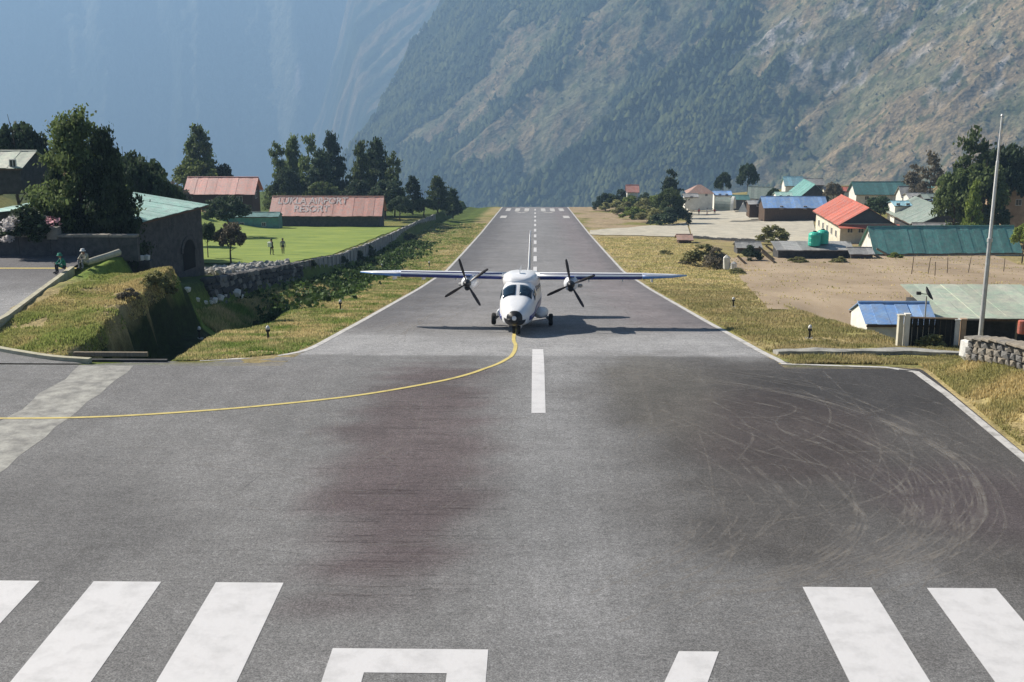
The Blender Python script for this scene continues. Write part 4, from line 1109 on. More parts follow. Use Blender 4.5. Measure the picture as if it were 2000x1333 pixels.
def window(root, c, w_, h_, face, fm, parent=None, bars=True):
    """frame proud of the wall with a recessed pane; face: '-y','+y','-x','+x'"""
    ang = {'-y': 0, '+x': math.pi / 2, '+y': math.pi, '-x': -math.pi / 2}[face]
    Mx = Matrix.Translation(c) @ Matrix.Rotation(ang, 4, 'Z')
    def bx(a, b): 
        cc = [(a[i] + b[i]) / 2 for i in range(3)]; dd = [abs(b[i] - a[i]) for i in range(3)]
        return cc, dd
    f = MB(); t = .07
    for a, b in (((-w_ / 2, -.05, -h_ / 2), (-w_ / 2 + t, .04, h_ / 2)), ((w_ / 2 - t, -.05, -h_ / 2), (w_ / 2, .04, h_ / 2)), ((-w_ / 2 + t, -.05, h_ / 2 - t), (w_ / 2 - t, .04, h_ / 2)), ((-w_ / 2 + t, -.07, -h_ / 2), (w_ / 2 - t, .04, -h_ / 2 + t))) + ((((-.03, -.045, -h_ / 2 + t), (.03, .035, h_ / 2 - t)),) if bars else ()):
        f.box0(a, b)
    f.v = [tuple(Mx @ Vector(q)) for q in f.v]
    fo = f.build('window', fm, root)
    p = MB().box0((-w_ / 2 + t, -.02, -h_ / 2 + t), (w_ / 2 - t, .02, h_ / 2 - t)); p.v = [tuple(Mx @ Vector(q)) for q in p.v]
    p.build('pane', M['glass'], fo)

def house(name, label, loc, L, W, h, rise, wall, roof, rz=0, over=.35, wins=(), sheets=8, group=None, gable=None, cat='house', base=1.2, hip=False, door=None, roofname='roof_sheet'):
    """ridge along local x; origin on the ground at the middle of the plan"""
    root = empty(name, loc, label, cat, group, rz=rz)
    l, w_ = L / 2, W / 2
    wm = MB(); vs = [(-l, -w_, -base), (l, -w_, -base), (l, w_, -base), (-l, w_, -base), (-l, -w_, h), (l, -w_, h), (l, w_, h), (-l, w_, h)]
    fs = [(0, 1, 5, 4), (1, 2, 6, 5), (2, 3, 7, 6), (3, 0, 4, 7), (0, 3, 2, 1), (4, 5, 6, 7)]
    wm.add(vs, fs).build('wall', M[wall], root)
    dz = -over * rise / w_
    if hip:
        hx = max(.2, l - w_)
        E = [(-l - over, -w_ - over, h + dz + .05), (l + over, -w_ - over, h + dz + .05), (l + over, w_ + over, h + dz + .05), (-l - over, w_ + over, h + dz + .05)]
        A_, B_ = (-hx, 0, h + rise), (hx, 0, h + rise)
        for pts in ((E[0], E[1], B_, A_), (E[1], E[2], B_), (E[2], E[3], A_, B_), (E[3], E[0], A_)):
            MB().slab(pts, .06).build('roof_plane', M[roof], root)
    else:
        for sx in (-1, 1):
            g = [(sx * l, -w_, h), (sx * l, w_, h), (sx * l, 0, h + rise)]
            MB().slab(g if sx > 0 else g[::-1], .12).build('gable', M[gable or wall], root)
        slope_sheets(root, (-l - over, -w_ - over, h + dz + .06), (l + over, -w_ - over, h + dz + .06), (-l - over, 0, h + rise + .06), (l + over, 0, h + rise + .06), M[roof], sheets, roofname)
        slope_sheets(root, (l + over, w_ + over, h + dz + .06), (-l - over, w_ + over, h + dz + .06), (l + over, 0, h + rise + .06), (-l - over, 0, h + rise + .06), M[roof], sheets, roofname)
        MB().tube((-l - over, 0, h + rise + .09), (l + over, 0, h + rise + .09), .09, n=6).build('ridge_cap', M[roof], root)
        for sy in (-1, 1):
            MB().box0((-l - over + .05, sy * (w_ + over) - .03, h + dz - .10), (l + over - .05, sy * (w_ + over) + .03, h + dz)).build('fascia', M['frame_brown'], root)
    for wv in wins:
        face, u, z, ww, hh = wv
        c = {'-y': (u, -w_ - .02, z), '+y': (u, w_ + .02, z), '-x': (-l - .02, u, z), '+x': (l + .02, u, z)}[face]
        window(root, c, ww, hh, face, M['frame_white'])
    if door:
        face, u, ww, hh = door
        if face == '-y': MB().box0((u - ww / 2, -w_ - .05, 0), (u + ww / 2, -w_ + .02, hh)).build('door', M['frame_brown'], root)
    return root
def hpx(pxl, pxr, yb, Y=None, z=None):
    """ground spot, metres per photo pixel there"""
    xm = (pxl + pxr) / 2
    p = onT(xm, yb, 60, 395) if Y is None else at(xm, yb, Y)
    k = depth(p) / 2400
    return p, k
def facing(name, label, pxl, pxr, yb, ye, yr, D, wall, roof, Y=None, **k):
    """house with its long eave towards the runway end: photo pixels of base, eave and ridge"""
    p, s = hpx(pxl, pxr, yb, Y)
    rise_ = max(.5, (at((pxl + pxr) / 2, yr, p.y + D / 2).z - at((pxl + pxr) / 2, ye, p.y).z))
    h = (at((pxl + pxr) / 2, ye, p.y).z - p.z)
    return house(name, label, (p.x, p.y + D / 2, p.z), (pxr - pxl) * s, D, h, rise_, wall, roof, **k)
def gabled(name, label, pxl, pxr, yb, ye, yr, D, wall, roof, Y=None, **k):
    """house with its gable towards the camera"""
    p, s = hpx(pxl, pxr, yb, Y); xm = (pxl + pxr) / 2
    h = at(xm, ye, p.y).z - p.z; rise_ = at(xm, yr, p.y).z - at(xm, ye, p.y).z
    return house(name, label, (p.x, p.y + D / 2, p.z), D, (pxr - pxl) * s, h, rise_, wall, roof, rz=math.pi / 2, **k)

# left side
r_ = facing('lodge_hall', 'long hall with faded red roof and worn white painting beyond the lawn', 532, 742, 452, 418, 385, 6.5, 'wall_stone', 'roof_pale_red', Y=206, sheets=22, over=.5)
M['peeling'] = mat('peeling_white_paint', (.74, .68, .64), .8, col2=(.56, .27, .21), scale=2.4, thr=(.36, .54), detail=8)
hall = r_
bb = [c for c in hall.children if c.name.startswith('wall')][0].data
hh_ = max(v.co.z for v in bb.vertices); Lh = 2 * max(v.co.x for v in bb.vertices); gb = [c for c in hall.children if c.name.startswith('gable')][0].data; rh = max(v.co.z for v in gb.vertices) - hh_
def roof_text(txt, u0, u1, t0, t1):
    """big capitals painted over the roof sheets, from the word's left end to its right end"""
    cu = bpy.data.curves.new('txt', 'FONT'); cu.body = txt; cu.offset = .022; cu.extrude = .002; cu.resolution_u = 2
    tmp = bpy.data.objects.new('tmp', cu); COL.objects.link(tmp)
    me = bpy.data.meshes.new_from_object(tmp.evaluated_get(bpy.context.evaluated_depsgraph_get())); bpy.data.objects.remove(tmp)
    xs = [v.co.x for v in me.vertices]; ys_ = [v.co.y for v in me.vertices]
    n = Vector((0, -rh, 3.25)).normalized()
    for v in me.vertices:
        u = u0 + (v.co.x - min(xs)) / (max(xs) - min(xs)) * (u1 - u0); t = t0 + (v.co.y - min(ys_)) / (max(ys_) - min(ys_)) * (t1 - t0)
        v.co = Vector((u, -3.25 * (1 - t), hh_ + rh * t)) + n * (.10 + v.co.z)
    link('painted_name', me, M['peeling'], hall)
roof_text('LUKLA AIRPORT', -Lh * .46, Lh * .19, .55, .95)
roof_text('RESORT', -Lh * .30, Lh * .03, .08, .48)
facing('lodge_house', 'two storey stone house with clean salmon red roof above the lawn', 366, 494, 402, 375, 347, 6.0, 'wall_wood', 'roof_red', Y=214, sheets=14, over=.6, base=3,
       wins=[('+x', 0, 1.6, 1.3, 1.3), ('-y', 3.5, 1.2, 1.0, 1.0), ('-y', 0, 1.2, 1.0, 1.0)])
facing('shed', 'low teal sheet metal shed left of the long hall on the lawn edge', 430, 545, 449, 424, 420, 3.0, 'wall_teal', 'roof_deep_teal', Y=200, sheets=10, over=.1, wins=[('-y', -1.2, .9, .7, .7), ('-y', 2.4, .9, .7, .7)], cat='shed')
# the stone house with the pale teal roof: runway-side eave from about (-25,77) to (-23,86)
a0, a1 = Vector((-24.9, 76.4)), Vector((-22.9, 85.7)); dv = (a1 - a0).normalized(); nv = Vector((-dv.y, dv.x)); W_ = 12.0
ctr = (a0 + a1) / 2 + nv * (W_ / 2 + .4)
zb = -2.6
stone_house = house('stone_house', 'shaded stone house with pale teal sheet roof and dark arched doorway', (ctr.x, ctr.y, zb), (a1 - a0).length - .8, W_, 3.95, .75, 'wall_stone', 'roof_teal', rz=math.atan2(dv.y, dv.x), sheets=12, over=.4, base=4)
ar = MB(); n = 10
DX = 2.2
arc = [(DX + .85 * math.cos(math.pi * k / n), -W_ / 2 - .03, 1.0 + .85 * math.sin(math.pi * k / n)) for k in range(n + 1)]
ar.slab([(DX + .85, -W_ / 2 - .03, -.2)] + arc + [(DX - .85, -W_ / 2 - .03, -.2)], .05).build('arched_doorway', M['dark_inside'], stone_house)
at_ = MB()
for k in range(n):
    b0 = math.pi * (k + .04) / n; b1 = math.pi * (k + .96) / n
    f = lambda r, b, y: (DX + r * math.cos(b), y, 1.0 + r * math.sin(b))
    MB().add([f(.86, b0, -W_ / 2 - .09), f(1.12, b0, -W_ / 2 - .09), f(1.12, b1, -W_ / 2 - .09), f(.86, b1, -W_ / 2 - .09), f(.86, b0, -W_ / 2), f(1.12, b0, -W_ / 2), f(1.12, b1, -W_ / 2), f(.86, b1, -W_ / 2)],
             [(0, 1, 2, 3), (4, 7, 6, 5), (0, 4, 5, 1), (1, 5, 6, 2), (2, 6, 7, 3), (3, 7, 4, 0)]).build('arch_stone', M['wall_stone'], stone_house)
facing('hut', 'hut with mossy grey green roof at the left edge behind the trees', -40, 42, 352, 327, 297, 6, 'wall_dark', 'roof_olive', Y=104, sheets=6, wins=[('-y', 1.2, 1.3, .6, .9)])

# right side, near to far
p, s = hpx(1640, 1745, 476)
red = gabled('red_roof_house', 'cream two storey house with bright red roof and slate gable', 1640, 1742, 476, 437, 407, 17, 'wall_cream', 'roof_bright_red', sheets=18, over=.55, gable='roof_slate', base=2,
       wins=[('+y', u, z, 1.0, 1.1) for u in (-6, -3, 0, 3, 6) for z in (1.2,)] + [('-x', u, 2.2, .9, 1.1) for u in (-2.6, -.9, .9, 2.6)])
wd = (1742 - 1640) * s
pr = MB().slab([(-8.5 - 1.6, wd / 2 + .5, 2.55), (-8.5 - 1.6, -wd / 2 - .9, 2.55), (-8.45, -wd / 2 - .9, 2.95), (-8.45, wd / 2 + .5, 2.95)][::-1], .06).build('porch_roof', M['roof_bright_red'], red)
gabled('green_hall', 'hall with wide grey green roof and black open gable behind the red roof', 1792, 1905, 466, 437, 411, 19, 'wall_dark', 'roof_grey_green', sheets=16, over=.8, gable='wall_dark', base=3, Y=214)
facing('long_shed', 'long low shed under a green sheet roof with a white gable', 1706, 1990, 498, 491, 443, 6.0, 'wall_white', 'roof_green', Y=163, sheets=24, over=.3, rz=.06, base=1.5, gable='wall_white', cat='shed', wins=[('-x', 0, 2.2, .6, .6), ])
facing('teal_roof_house', 'house with long deep teal roof and white gable on the village edge', 1672, 1778, 398, 378, 356, 7, 'wall_white', 'roof_deep_teal', Y=296, sheets=12, over=.5, base=3, wins=[('-y', u, 1.3, 1, 1) for u in (-4, 0, 4)])
facing('grey_roof_house', 'small house with pale grey roof right of the long teal roof', 1762, 1812, 396, 384, 365, 5, 'wall_white', 'roof_grey', Y=276, sheets=6, base=3, wins=[('-y', 0, 1.0, .9, .8)])
facing('blue_roof_house', 'low house under a bright blue patched roof behind the paved yard', 1494, 1614, 411, 405, 385, 7, 'wall_wood', 'roof_blue', Y=262, sheets=14, over=.4, base=3, wins=[('-y', -3, .6, .8, .7), ('-y', 2, .6, .8, .7)])
gabled('green_roof_house', 'house with broad green roof and dark gable above the blue roof', 1560, 1618, 402, 386, 361, 12, 'wall_dark', 'roof_green', Y=300, sheets=10, over=.6, base=3)
facing('cyan_roof_house', 'small house with light cyan roof on the crest of the village', 1534, 1568, 372, 362, 346, 5, 'wall_white', 'roof_cyan', Y=330, sheets=5, base=5)
facing('grey_roof_house', 'house with low grey roof right of the cyan roof', 1568, 1608, 370, 361, 350, 5, 'wall_dark', 'roof_grey', Y=332, sheets=5, base=5)
facing('white_gable_house', 'house with white gable end and grey green roof left of the green roof', 1466, 1512, 400, 387, 366, 6, 'wall_white', 'roof_grey_green', Y=312, sheets=8, over=.3, base=3, rz=-.2, wins=[('-y', -.8, 1, .8, .8), ('-y', 1.6, 1, .8, .8)])
facing('orange_roof_house', 'white house with hipped orange roof beyond the yellow green shrubs', 1344, 1392, 388, 377, 361, 5.5, 'wall_white', 'roof_orange', Y=318, base=3, hip=True, wins=[('-y', -1.5, .9, .7, .7), ('-y', 1.5, .9, .7, .7)])
facing('pink_house', 'tiny house with pink roof among the far shrubs', 1225, 1246, 384, 374, 362, 3.5, 'wall_white', 'roof_pale_red', Y=335, sheets=3, base=3)
facing('tan_house', 'tan walled house behind the trees at the right edge', 1955, 2040, 440, 358, 345, 8, 'wall_tan', 'roof_grey', Y=196, sheets=8, base=3, wins=[('-y', -1, 3.6, 1, 1), ('-y', 1.8, 3.6, 1, 1)])
facing('market_stall', 'small stall with mint green roof beside the hanging laundry', 1836, 1854, 386, 380, 373, 2.5, 'wall_wood', 'roof_teal', Y=250, sheets=2, base=2, cat='stall')
# slate roofed sheds below the yard
p, s = hpx(1520, 1660, 506)
sh = empty('low_shed', (p.x, p.y, p.z), 'low shed with flat grey slab roof carrying the green tanks', 'shed')
L_ = 140 * s
MB().box0((-L_ / 2, 0, -.6), (L_ / 2, 3.6, 1.15)).build('wall', M['wall_dark'], sh)
zt = 1.2
slope_sheets(sh, (-L_ / 2 - .3, -.5, zt), (L_ / 2 + .3, -.5, zt), (-L_ / 2 - .3, 3.9, zt + .5), (L_ / 2 + .3, 3.9, zt + .5), M['roof_grey'], 9, 'roof_slab', .1)
for i, x in enumerate((1590, 1606)):
    q_ = at(x, 480 if i == 0 else 474, p.y + 1.5 + i)
    t = empty('water_tank', (q_.x, q_.y, p.z + zt + .3 + i * .12), ['green plastic water tank on the low grey shed roof, left one', 'green plastic water tank on the low grey shed roof, right one against the cream wall'][i], 'water tank', 'green water tanks')
    r0 = 12 * s
    MB().lathe([(r0 * .95, 0), (r0, .1), (r0, .45), (r0 * .96, .5), (r0, .55), (r0, 1.0), (r0 * .96, 1.05), (r0, 1.1), (r0, 1.45), (r0 * .75, 1.68), (r0 * .3, 1.8)], 16).build('tank_body', M.setdefault('tank', mat('tank_green', (.05, .48, .34), .45, var=.15, scale=1)), t, smooth=False)
    MB().lathe([(r0 * .3, 1.8), (r0 * .3, 1.9), (.02, 1.93)], 12).build('lid', M['dark_inside'], t)
for i, (x0, y0_, x1, y1_) in enumerate([(1482, 482, 1512, 505), (1487, 492, 1516, 512), (1495, 480, 1524, 498), (1440, 500, 1458, 514), (1690, 488, 1722, 503), (1712, 486, 1742, 500), (1640, 486, 1656, 497)]):
    pa = onT(x1, y1_ + 3, 60, 300); pb = at(x0, y0_, pa.y + .4)
    o = MB().tube((0, 0, 0), pb - pa, .16, .14, 6).build('plank', M['timber']); o.location = pa
    tag(o, ['pale plank leaning left of the low grey shed, upper of three', 'pale plank leaning left of the low grey shed, middle one', 'pale plank leaning against the end of the low grey shed', 'short yellowish plank beside the dark bush', 'white board lying under the white gable of the green shed', 'second white board at the foot of the green shed', 'short board against the cream house wall'][i], 'plank', 'loose planks and boards')
# paved yard
yard = drape('paved_yard', [onT(1352, 464)[:2], onT(1600, 478)[:2], onT(1585, 411)[:2], onT(1338, 408)[:2]], M['pale_concrete'], .12, 20)
a_, b_ = onT(1348, 466), onT(1600, 480)
yw = empty('yard_wall', (0, 0, 0), 'low rough stone wall along the near edge of the paved yard', 'wall')
nst = 26
for k in range(nst):
    c = a_.lerp(b_, (k + .5) / nst); L1 = (b_ - a_).length / nst
    MB().box((c.x, c.y, Tz(c.x, c.y) + .05), (L1 * rng.uniform(.85, .98), .5, rng.uniform(.5, .85)), rz=math.atan2((b_ - a_).y, (b_ - a_).x) + rng.uniform(-.05, .05)).build('stone', M['wall_stone'], yw)
# green polytunnel with white arched end, white tent
p, s = hpx(1400, 1442, 407, Y=268)
pt_ = empty('polytunnel', (p.x, p.y, p.z - .2), 'small green tunnel tent with a white arched end behind the yard', 'tent', rz=-.35)
R0 = 15 * s
def arch(r, x, n=12): return [(x, r * math.cos(math.pi * k / n), r * 1.5 * math.sin(math.pi * k / n)) for k in range(n + 1)]
A0, A1 = arch(R0, -2.6), arch(R0, .9)
MB().add(A0 + A1, [(k, k + 1, 13 + k + 1, 13 + k) for k in range(12)] + [tuple(range(13))]).build('cover', M['roof_grey_green'], pt_)
B0, B1 = arch(R0 * 1.12, .9), arch(R0 * 1.12, 1.5); B2, B3 = arch(R0 * .85, .9), arch(R0 * .85, 1.5)
MB().add(B0 + B1 + B2 + B3, [(k, k + 1, 13 + k + 1, 13 + k) for k in range(12)] + [(39 + k, 39 + k + 1, 26 + k + 1, 26 + k) for k in range(12)] + [(13 + k, 13 + k + 1, 39 + k + 1, 39 + k) for k in range(12)] + [(k, 26 + k, 27 + k, k + 1) for k in range(12)]).build('white_arch', M['wall_white'], pt_)
p, s = hpx(1440, 1462, 410, Y=266)
tn = empty('tent', (p.x, p.y, p.z), 'small white pyramid tent at the back of the paved yard', 'tent')
MB().add([(-.9, -.8, -.4), (.9, -.8, -.4), (.9, .8, -.4), (-.9, .8, -.4), (0, 0, 1.7)], [(0, 1, 4), (1, 2, 4), (2, 3, 4), (3, 0, 4), (3, 2, 1, 0)]).build('canvas', M['wall_white'], tn)
MB().tube((0, 0, 1.6), (0, 0, 1.95), .04).build('pole', M['timber'], tn)
# laundry between the green hall and the flagpole
for i, (x, y, c, w_, h_) in enumerate([(1868, 384, 'wall_tan', 10, 14), (1874, 402, 'wall_cream', 12, 18), (1880, 412, 'wall_white', 14, 14), (1896, 390, 'wall_cream', 12, 16), (1896, 412, 'wall_white', 20, 20), (1862, 376, 'roof_red', 8, 10)]):
    c0 = at(x, y, 224 + i * .8); s = depth(c0) / 2400
    g = MB(); nx = 5
    for a in range(nx + 1):
        for z in (0, 1): g.v.append(((a / nx - .5) * w_ * s, .12 * math.sin(a * 1.9 + i) * (1 - z * .4), (z - .5) * h_ * s))
    g.f = [(2 * a, 2 * a + 2, 2 * a + 3, 2 * a + 1) for a in range(nx)]
    o = g.build('laundry', M[c]); o.location = c0
    sm = o.modifiers.new('thick', 'SOLIDIFY'); sm.thickness = .05
    tag(o, ['tan cloth hanging highest of the laundry behind the green hall', 'cream cloth hanging at the left of the laundry', 'white sheet hanging low in the middle of the laundry', 'pale cloth hanging below the trees in the laundry', 'large bright white sheet at the right of the laundry', 'small red cloth at the top of the laundry'][i], 'laundry', 'laundry hung behind the green hall')
ln = MB()
for za, xx in ((372, 1858), (384, 1858), (396, 1868), (402, 1868)): ln.tube(at(xx, za, 224), at(1910, za + 2, 228), .03, n=5)
tag(ln.build('clothes_line', M['steel']), 'wire lines carrying the laundry behind the green hall', 'clothes line')
for xx, lab in ((1857, 'left pole of the laundry lines'), (1911, 'right pole of the laundry lines')):
    a = at(xx, 368, 224.5); o = MB().tube((0, 0, -9), (0, 0, .2), .07, n=6).build('laundry_pole', M['timber']); o.location = a
    tag(o, lab + ' behind the green hall', 'pole')

# more of the packed village: porch and annex of the green hall, terrace walls, small roofs
facing('annex', 'white block at the right corner of the green hall', 1906, 1926, 446, 432, 428, 3, 'wall_white', 'roof_grey', Y=205, sheets=2, over=.15, base=2)
facing('annex', 'low grey roofed porch along the front of the black gable', 1786, 1904, 452, 444, 437, 2.2, 'wall_dark', 'roof_grey', Y=208, sheets=10, over=.2, base=2)
facing('small_house', 'small white house with grey roof just above the green hall', 1776, 1806, 396, 386, 378, 4, 'wall_white', 'roof_grey', Y=246, sheets=3, base=2, wins=[('-y', -.8, 1, .6, .6), ('-y', .8, 1, .6, .6)])
facing('small_house', 'small grey walled house with dark door right of the teal roof trees', 1806, 1836, 398, 388, 380, 4, 'wall_stone', 'roof_grey_green', Y=242, sheets=3, base=2, door=('-y', 0, .9, 1.3))
facing('small_house', 'brown wooden house between the blue roof and the white tent', 1464, 1496, 408, 399, 393, 4, 'wall_wood', 'roof_grey', Y=270, sheets=4, base=2, wins=[('-y', 0, .8, .6, .6)])
facing('small_house', 'low white house below the orange roof', 1338, 1362, 392, 385, 379, 4, 'wall_white', 'roof_grey', Y=300, sheets=3, base=2, wins=[('-y', 0, .8, .7, .7)])
facing('small_house', 'little house with dull green roof left of the white gable', 1434, 1462, 396, 390, 382, 4, 'wall_dark', 'roof_deep_teal', Y=306, sheets=3, base=2)
facing('small_house', 'small slate roofed house right of the cyan and grey roofs', 1612, 1640, 384, 375, 366, 4, 'wall_cream', 'roof_slate', Y=318, sheets=3, base=2, wins=[('-y', 0, 1, .7, .7)])
facing('small_house', 'stone hut with rusty roof at the left front corner of the paved yard', 1326, 1350, 476, 468, 463, 3, 'wall_wood', 'roof_orange', sheets=3, base=1)
facing('small_house', 'flat grey concrete hut left of the planks below the yard', 1440, 1486, 496, 484, 481, 3, 'wall_stone', 'roof_grey', sheets=4, over=.2, base=1)
facing('small_house', 'low concrete shed between the grey slab roof and the green shed', 1662, 1704, 506, 496, 491, 3, 'wall_stone', 'roof_grey', sheets=4, over=.25, base=1)
facing('small_house', 'pale tin lean-to at the foot of the cream house wall', 1624, 1662, 492, 484, 479, 2.5, 'wall_cream', 'roof_grey', Y=176, sheets=4, over=.2, base=1)
for x0, x1, yb, ye, yr, Y, wl, rf, lab in [(1396, 1428, 388, 381, 374, 322, 'wall_white', 'roof_blue', 'small white house with blue roof right of the orange roof'), (1640, 1668, 382, 374, 366, 322, 'wall_white', 'roof_bright_red', 'tiny white house with red roof left of the white gable with teal roof'),
        (1518, 1546, 392, 384, 376, 290, 'wall_white', 'roof_teal', 'small white house with mint roof left of the broad green roof'), (1700, 1736, 372, 364, 356, 325, 'wall_wood', 'roof_grey', 'grey roofed wooden house showing over the long teal roof'),
        (1790, 1822, 374, 366, 358, 318, 'wall_cream', 'roof_green', 'cream house with green roof below the leafless trees'), (1748, 1778, 410, 402, 394, 228, 'wall_white', 'roof_cyan', 'small white house with cyan roof between the red and the grey green roofs'), (1830, 1862, 408, 399, 391, 236, 'wall_stone', 'roof_blue', 'stone house with blue roof right behind the green hall')]:
    facing('small_house', lab, x0, x1, yb, ye, yr, 4.5, wl, rf, Y=Y, sheets=4, over=.3, base=3, wins=[('-y', -.9, .9, .7, .7), ('-y', .9, .9, .7, .7)])

# ------------------------------------------------------------------ twin propeller aeroplane
M['plane_white'] = mat('aircraft_white', (.80, .80, .80), .28, var=.04, scale=1.5, spec=.5)
M['plane_blue'] = mat('aircraft_blue', (.018, .035, .22), .3, var=.1, spec=.5)
M['plane_sky_reflection'] = mat('aircraft_sky_reflection', (.10, .28, .66), .35, var=.1, spec=.5)
M['plane_black'] = mat('radome_black', (.012, .012, .014), .45, var=.1)
M['plane_glass'] = mat('cockpit_glass', (.012, .03, .05), .06, var=.2, spec=.8)
M['rubber'] = mat('rubber', (.016, .016, .016), .8)
M['blade_dark'] = mat('propeller_blade', (.035, .028, .028), .4, var=.2)
M['metal_grey'] = mat('metal_grey', (.32, .33, .34), .4, metal=.6)
pl_z = float(P(66.2))
pl = empty('propeller_aeroplane', (-1.00, 58.4, float(P(58.4)) - .0), 'white and blue twin propeller aeroplane taxiing up the runway towards the camera', 'aeroplane', rz=-R(2.6), rx=-math.atan(.139))
SEC = [(0, .82, 1.02, .10), (.12, .66, 1.16, .27), (.45, .54, 1.34, .47), (1.0, .48, 1.54, .66), (1.7, .46, 1.74, .80), (2.35, .45, 1.90, .88), (3.05, .45, 2.46, .92), (3.6, .45, 2.62, .93), (5.2, .45, 2.78, .94), (9.4, .45, 2.74, .94), (11.2, .72, 2.68, .86), (13.2, 1.30, 2.60, .62), (15.2, 1.86, 2.52, .30), (16.4, 2.16, 2.46, .08)]
SA = np.array(SEC)
NS = 28
def surf(y, th, off=0.0):
    b, t, hw = (np.interp(y, SA[:, 0], SA[:, k]) for k in (1, 2, 3))
    c, s_ = math.cos(th), math.sin(th); e = .62 if y > .8 else .8
    x = math.copysign(abs(c) ** e, c) * (hw + off); z = math.copysign(abs(s_) ** e, s_) * ((t - b) / 2 + off) + (t + b) / 2
    if z > (t + b) / 2: x *= 1 - .14 * ((z - (t + b) / 2) / max(.01, (t - b) / 2)) ** 2
    return (x, y, z)
def loft(ys_, ths, off=0.0, close=True):
    vs = [surf(y, th, off) for y in ys_ for th in ths]; n = len(ths)
    fs = [(j * n + k, j * n + (k + 1) % n, (j + 1) * n + (k + 1) % n, (j + 1) * n + k) for j in range(len(ys_) - 1) for k in range(n if close else n - 1)]
    return vs, fs
yl = sorted(set([s_[0] for s_ in SEC] + list(np.linspace(.5, 16, 50))))
ths = [2 * math.pi * k / NS for k in range(NS)]
v_, f_ = loft(yl, ths); m_ = MB().add(v_, f_ + [tuple(range(NS)), tuple(range((len(yl) - 1) * NS, len(yl) * NS))])
link('fuselage', m_.mesh('fuselage'), M['plane_white'], pl, smooth=True)
def patch(name, ya, yb, ta, tb, m, off=.012, ny=6, nt=10, sk=0.0):
    ys2 = np.linspace(ya, yb, ny); t2 = np.linspace(ta, tb, nt)
    vs = [surf(y + sk * (abs(th - math.pi / 2)), th, off) for y in ys2 for th in t2]
    fs = [(j * nt + k, j * nt + k + 1, (j + 1) * nt + k + 1, (j + 1) * nt + k) for j in range(ny - 1) for k in range(nt - 1)]
    o = MB().add(vs, fs).build(name, m, pl, smooth=True)
    sm = o.modifiers.new('thick', 'SOLIDIFY'); sm.thickness = .02; sm.offset = 0
    return o
# windscreen panes either side of a centre post, then side windows
for a, b in ((.62, 1.53), (1.61, 2.52)):
    patch('windscreen_pane', 2.38, 2.98, a, b, M['plane_glass'])
for sg in (0, 1):
    ta, tb = (.18, .52) if not sg else (math.pi - .52, math.pi - .18)
    patch('side_window', 2.75, 3.45, ta, tb, M['plane_glass'])
    for k in range(6):
        patch('cabin_window', 4.3 + k * .85, 4.72 + k * .85, ta + .04, tb - .06, M['plane_glass'], ny=3, nt=4)
patch('radome', 0.0, .62, -math.pi / 2 - 1.5, -math.pi / 2 + 1.35, M['plane_black'], .012, 6, 16)
MB().add(*loft([.0, .12, .3], ths, .014)).build('nose_tip', M['plane_black'], pl, smooth=True)
patch('belly_stripe', 1.2, 13.5, -.35, -.05, M['plane_blue'], .010, 30, 4)
patch('belly_stripe', 1.2, 13.5, math.pi + .05, math.pi + .35, M['plane_blue'], .010, 30, 4)
# centre fairing that carries the wing
fr = MB(); fy = [(3.3, .30, .10), (3.8, .62, .26), (4.6, .80, .40), (5.6, .86, .46), (8.2, .84, .44), (9.4, .6, .26), (10.2, .25, .08)]; nf = 14
for y, hw, hh in fy:
    for k in range(nf):
        t = 2 * math.pi * k / nf; fr.v.append((hw * 1.12 * math.copysign(abs(math.cos(t)) ** .6, math.cos(t)), y, 2.55 + hh * math.copysign(abs(math.sin(t)) ** .6, math.sin(t))))
fr.f = [(j * nf + k, j * nf + (k + 1) % nf, (j + 1) * nf + (k + 1) % nf, (j + 1) * nf + k) for j in range(len(fy) - 1) for k in range(nf)] + [tuple(range(nf)), tuple(range((len(fy) - 1) * nf, len(fy) * nf))]
link('wing_fairing', fr.mesh('wing_fairing'), M['plane_white'], pl, smooth=True)
# wings: thick aerofoil, blue leading edge, raked tips with the sky's reflection painted in paler blue
def foil(c, th=.15, n=9):
    xs = [(1 - math.cos(math.pi * k / n)) / 2 for k in range(n + 1)]
    yt = lambda x: 5 * th * (.2969 * math.sqrt(x) - .126 * x - .3516 * x * x + .2843 * x ** 3 - .1036 * x ** 4)
    return [(x * c, yt(x) * c * 1.15) for x in xs] + [(x * c, -yt(x) * c * .75) for x in reversed(xs[1:-1])]
def wingpart(name, stations, m, x0=0.0, x1=1.0, off=0.0):
    """stations (span x, leading edge y, chord, z); keeps only the chord range x0..x1"""
    mb = MB(); n = None
    for (x, y, c, z, th) in stations:
        pts = [(a, b) for a, b in foil(c, th)]
        pts = [(min(max(a, x0 * c), x1 * c), b) for a, b in pts] if (x0 > 0 or x1 < 1) else pts
        n = len(pts)
        for a, b in pts: mb.v.append((x, y + a - off, z + b * (1 + off * 3)))
    k_ = len(stations)
    mb.f = [(j * n + k, j * n + (k + 1) % n, (j + 1) * n + (k + 1) % n, (j + 1) * n + k) for j in range(k_ - 1) for k in range(n)] + [tuple(range(n)), tuple(range((k_ - 1) * n, k_ * n))]
    return link(name, mb.mesh(name), m, pl, smooth=True)
WZ = 2.74
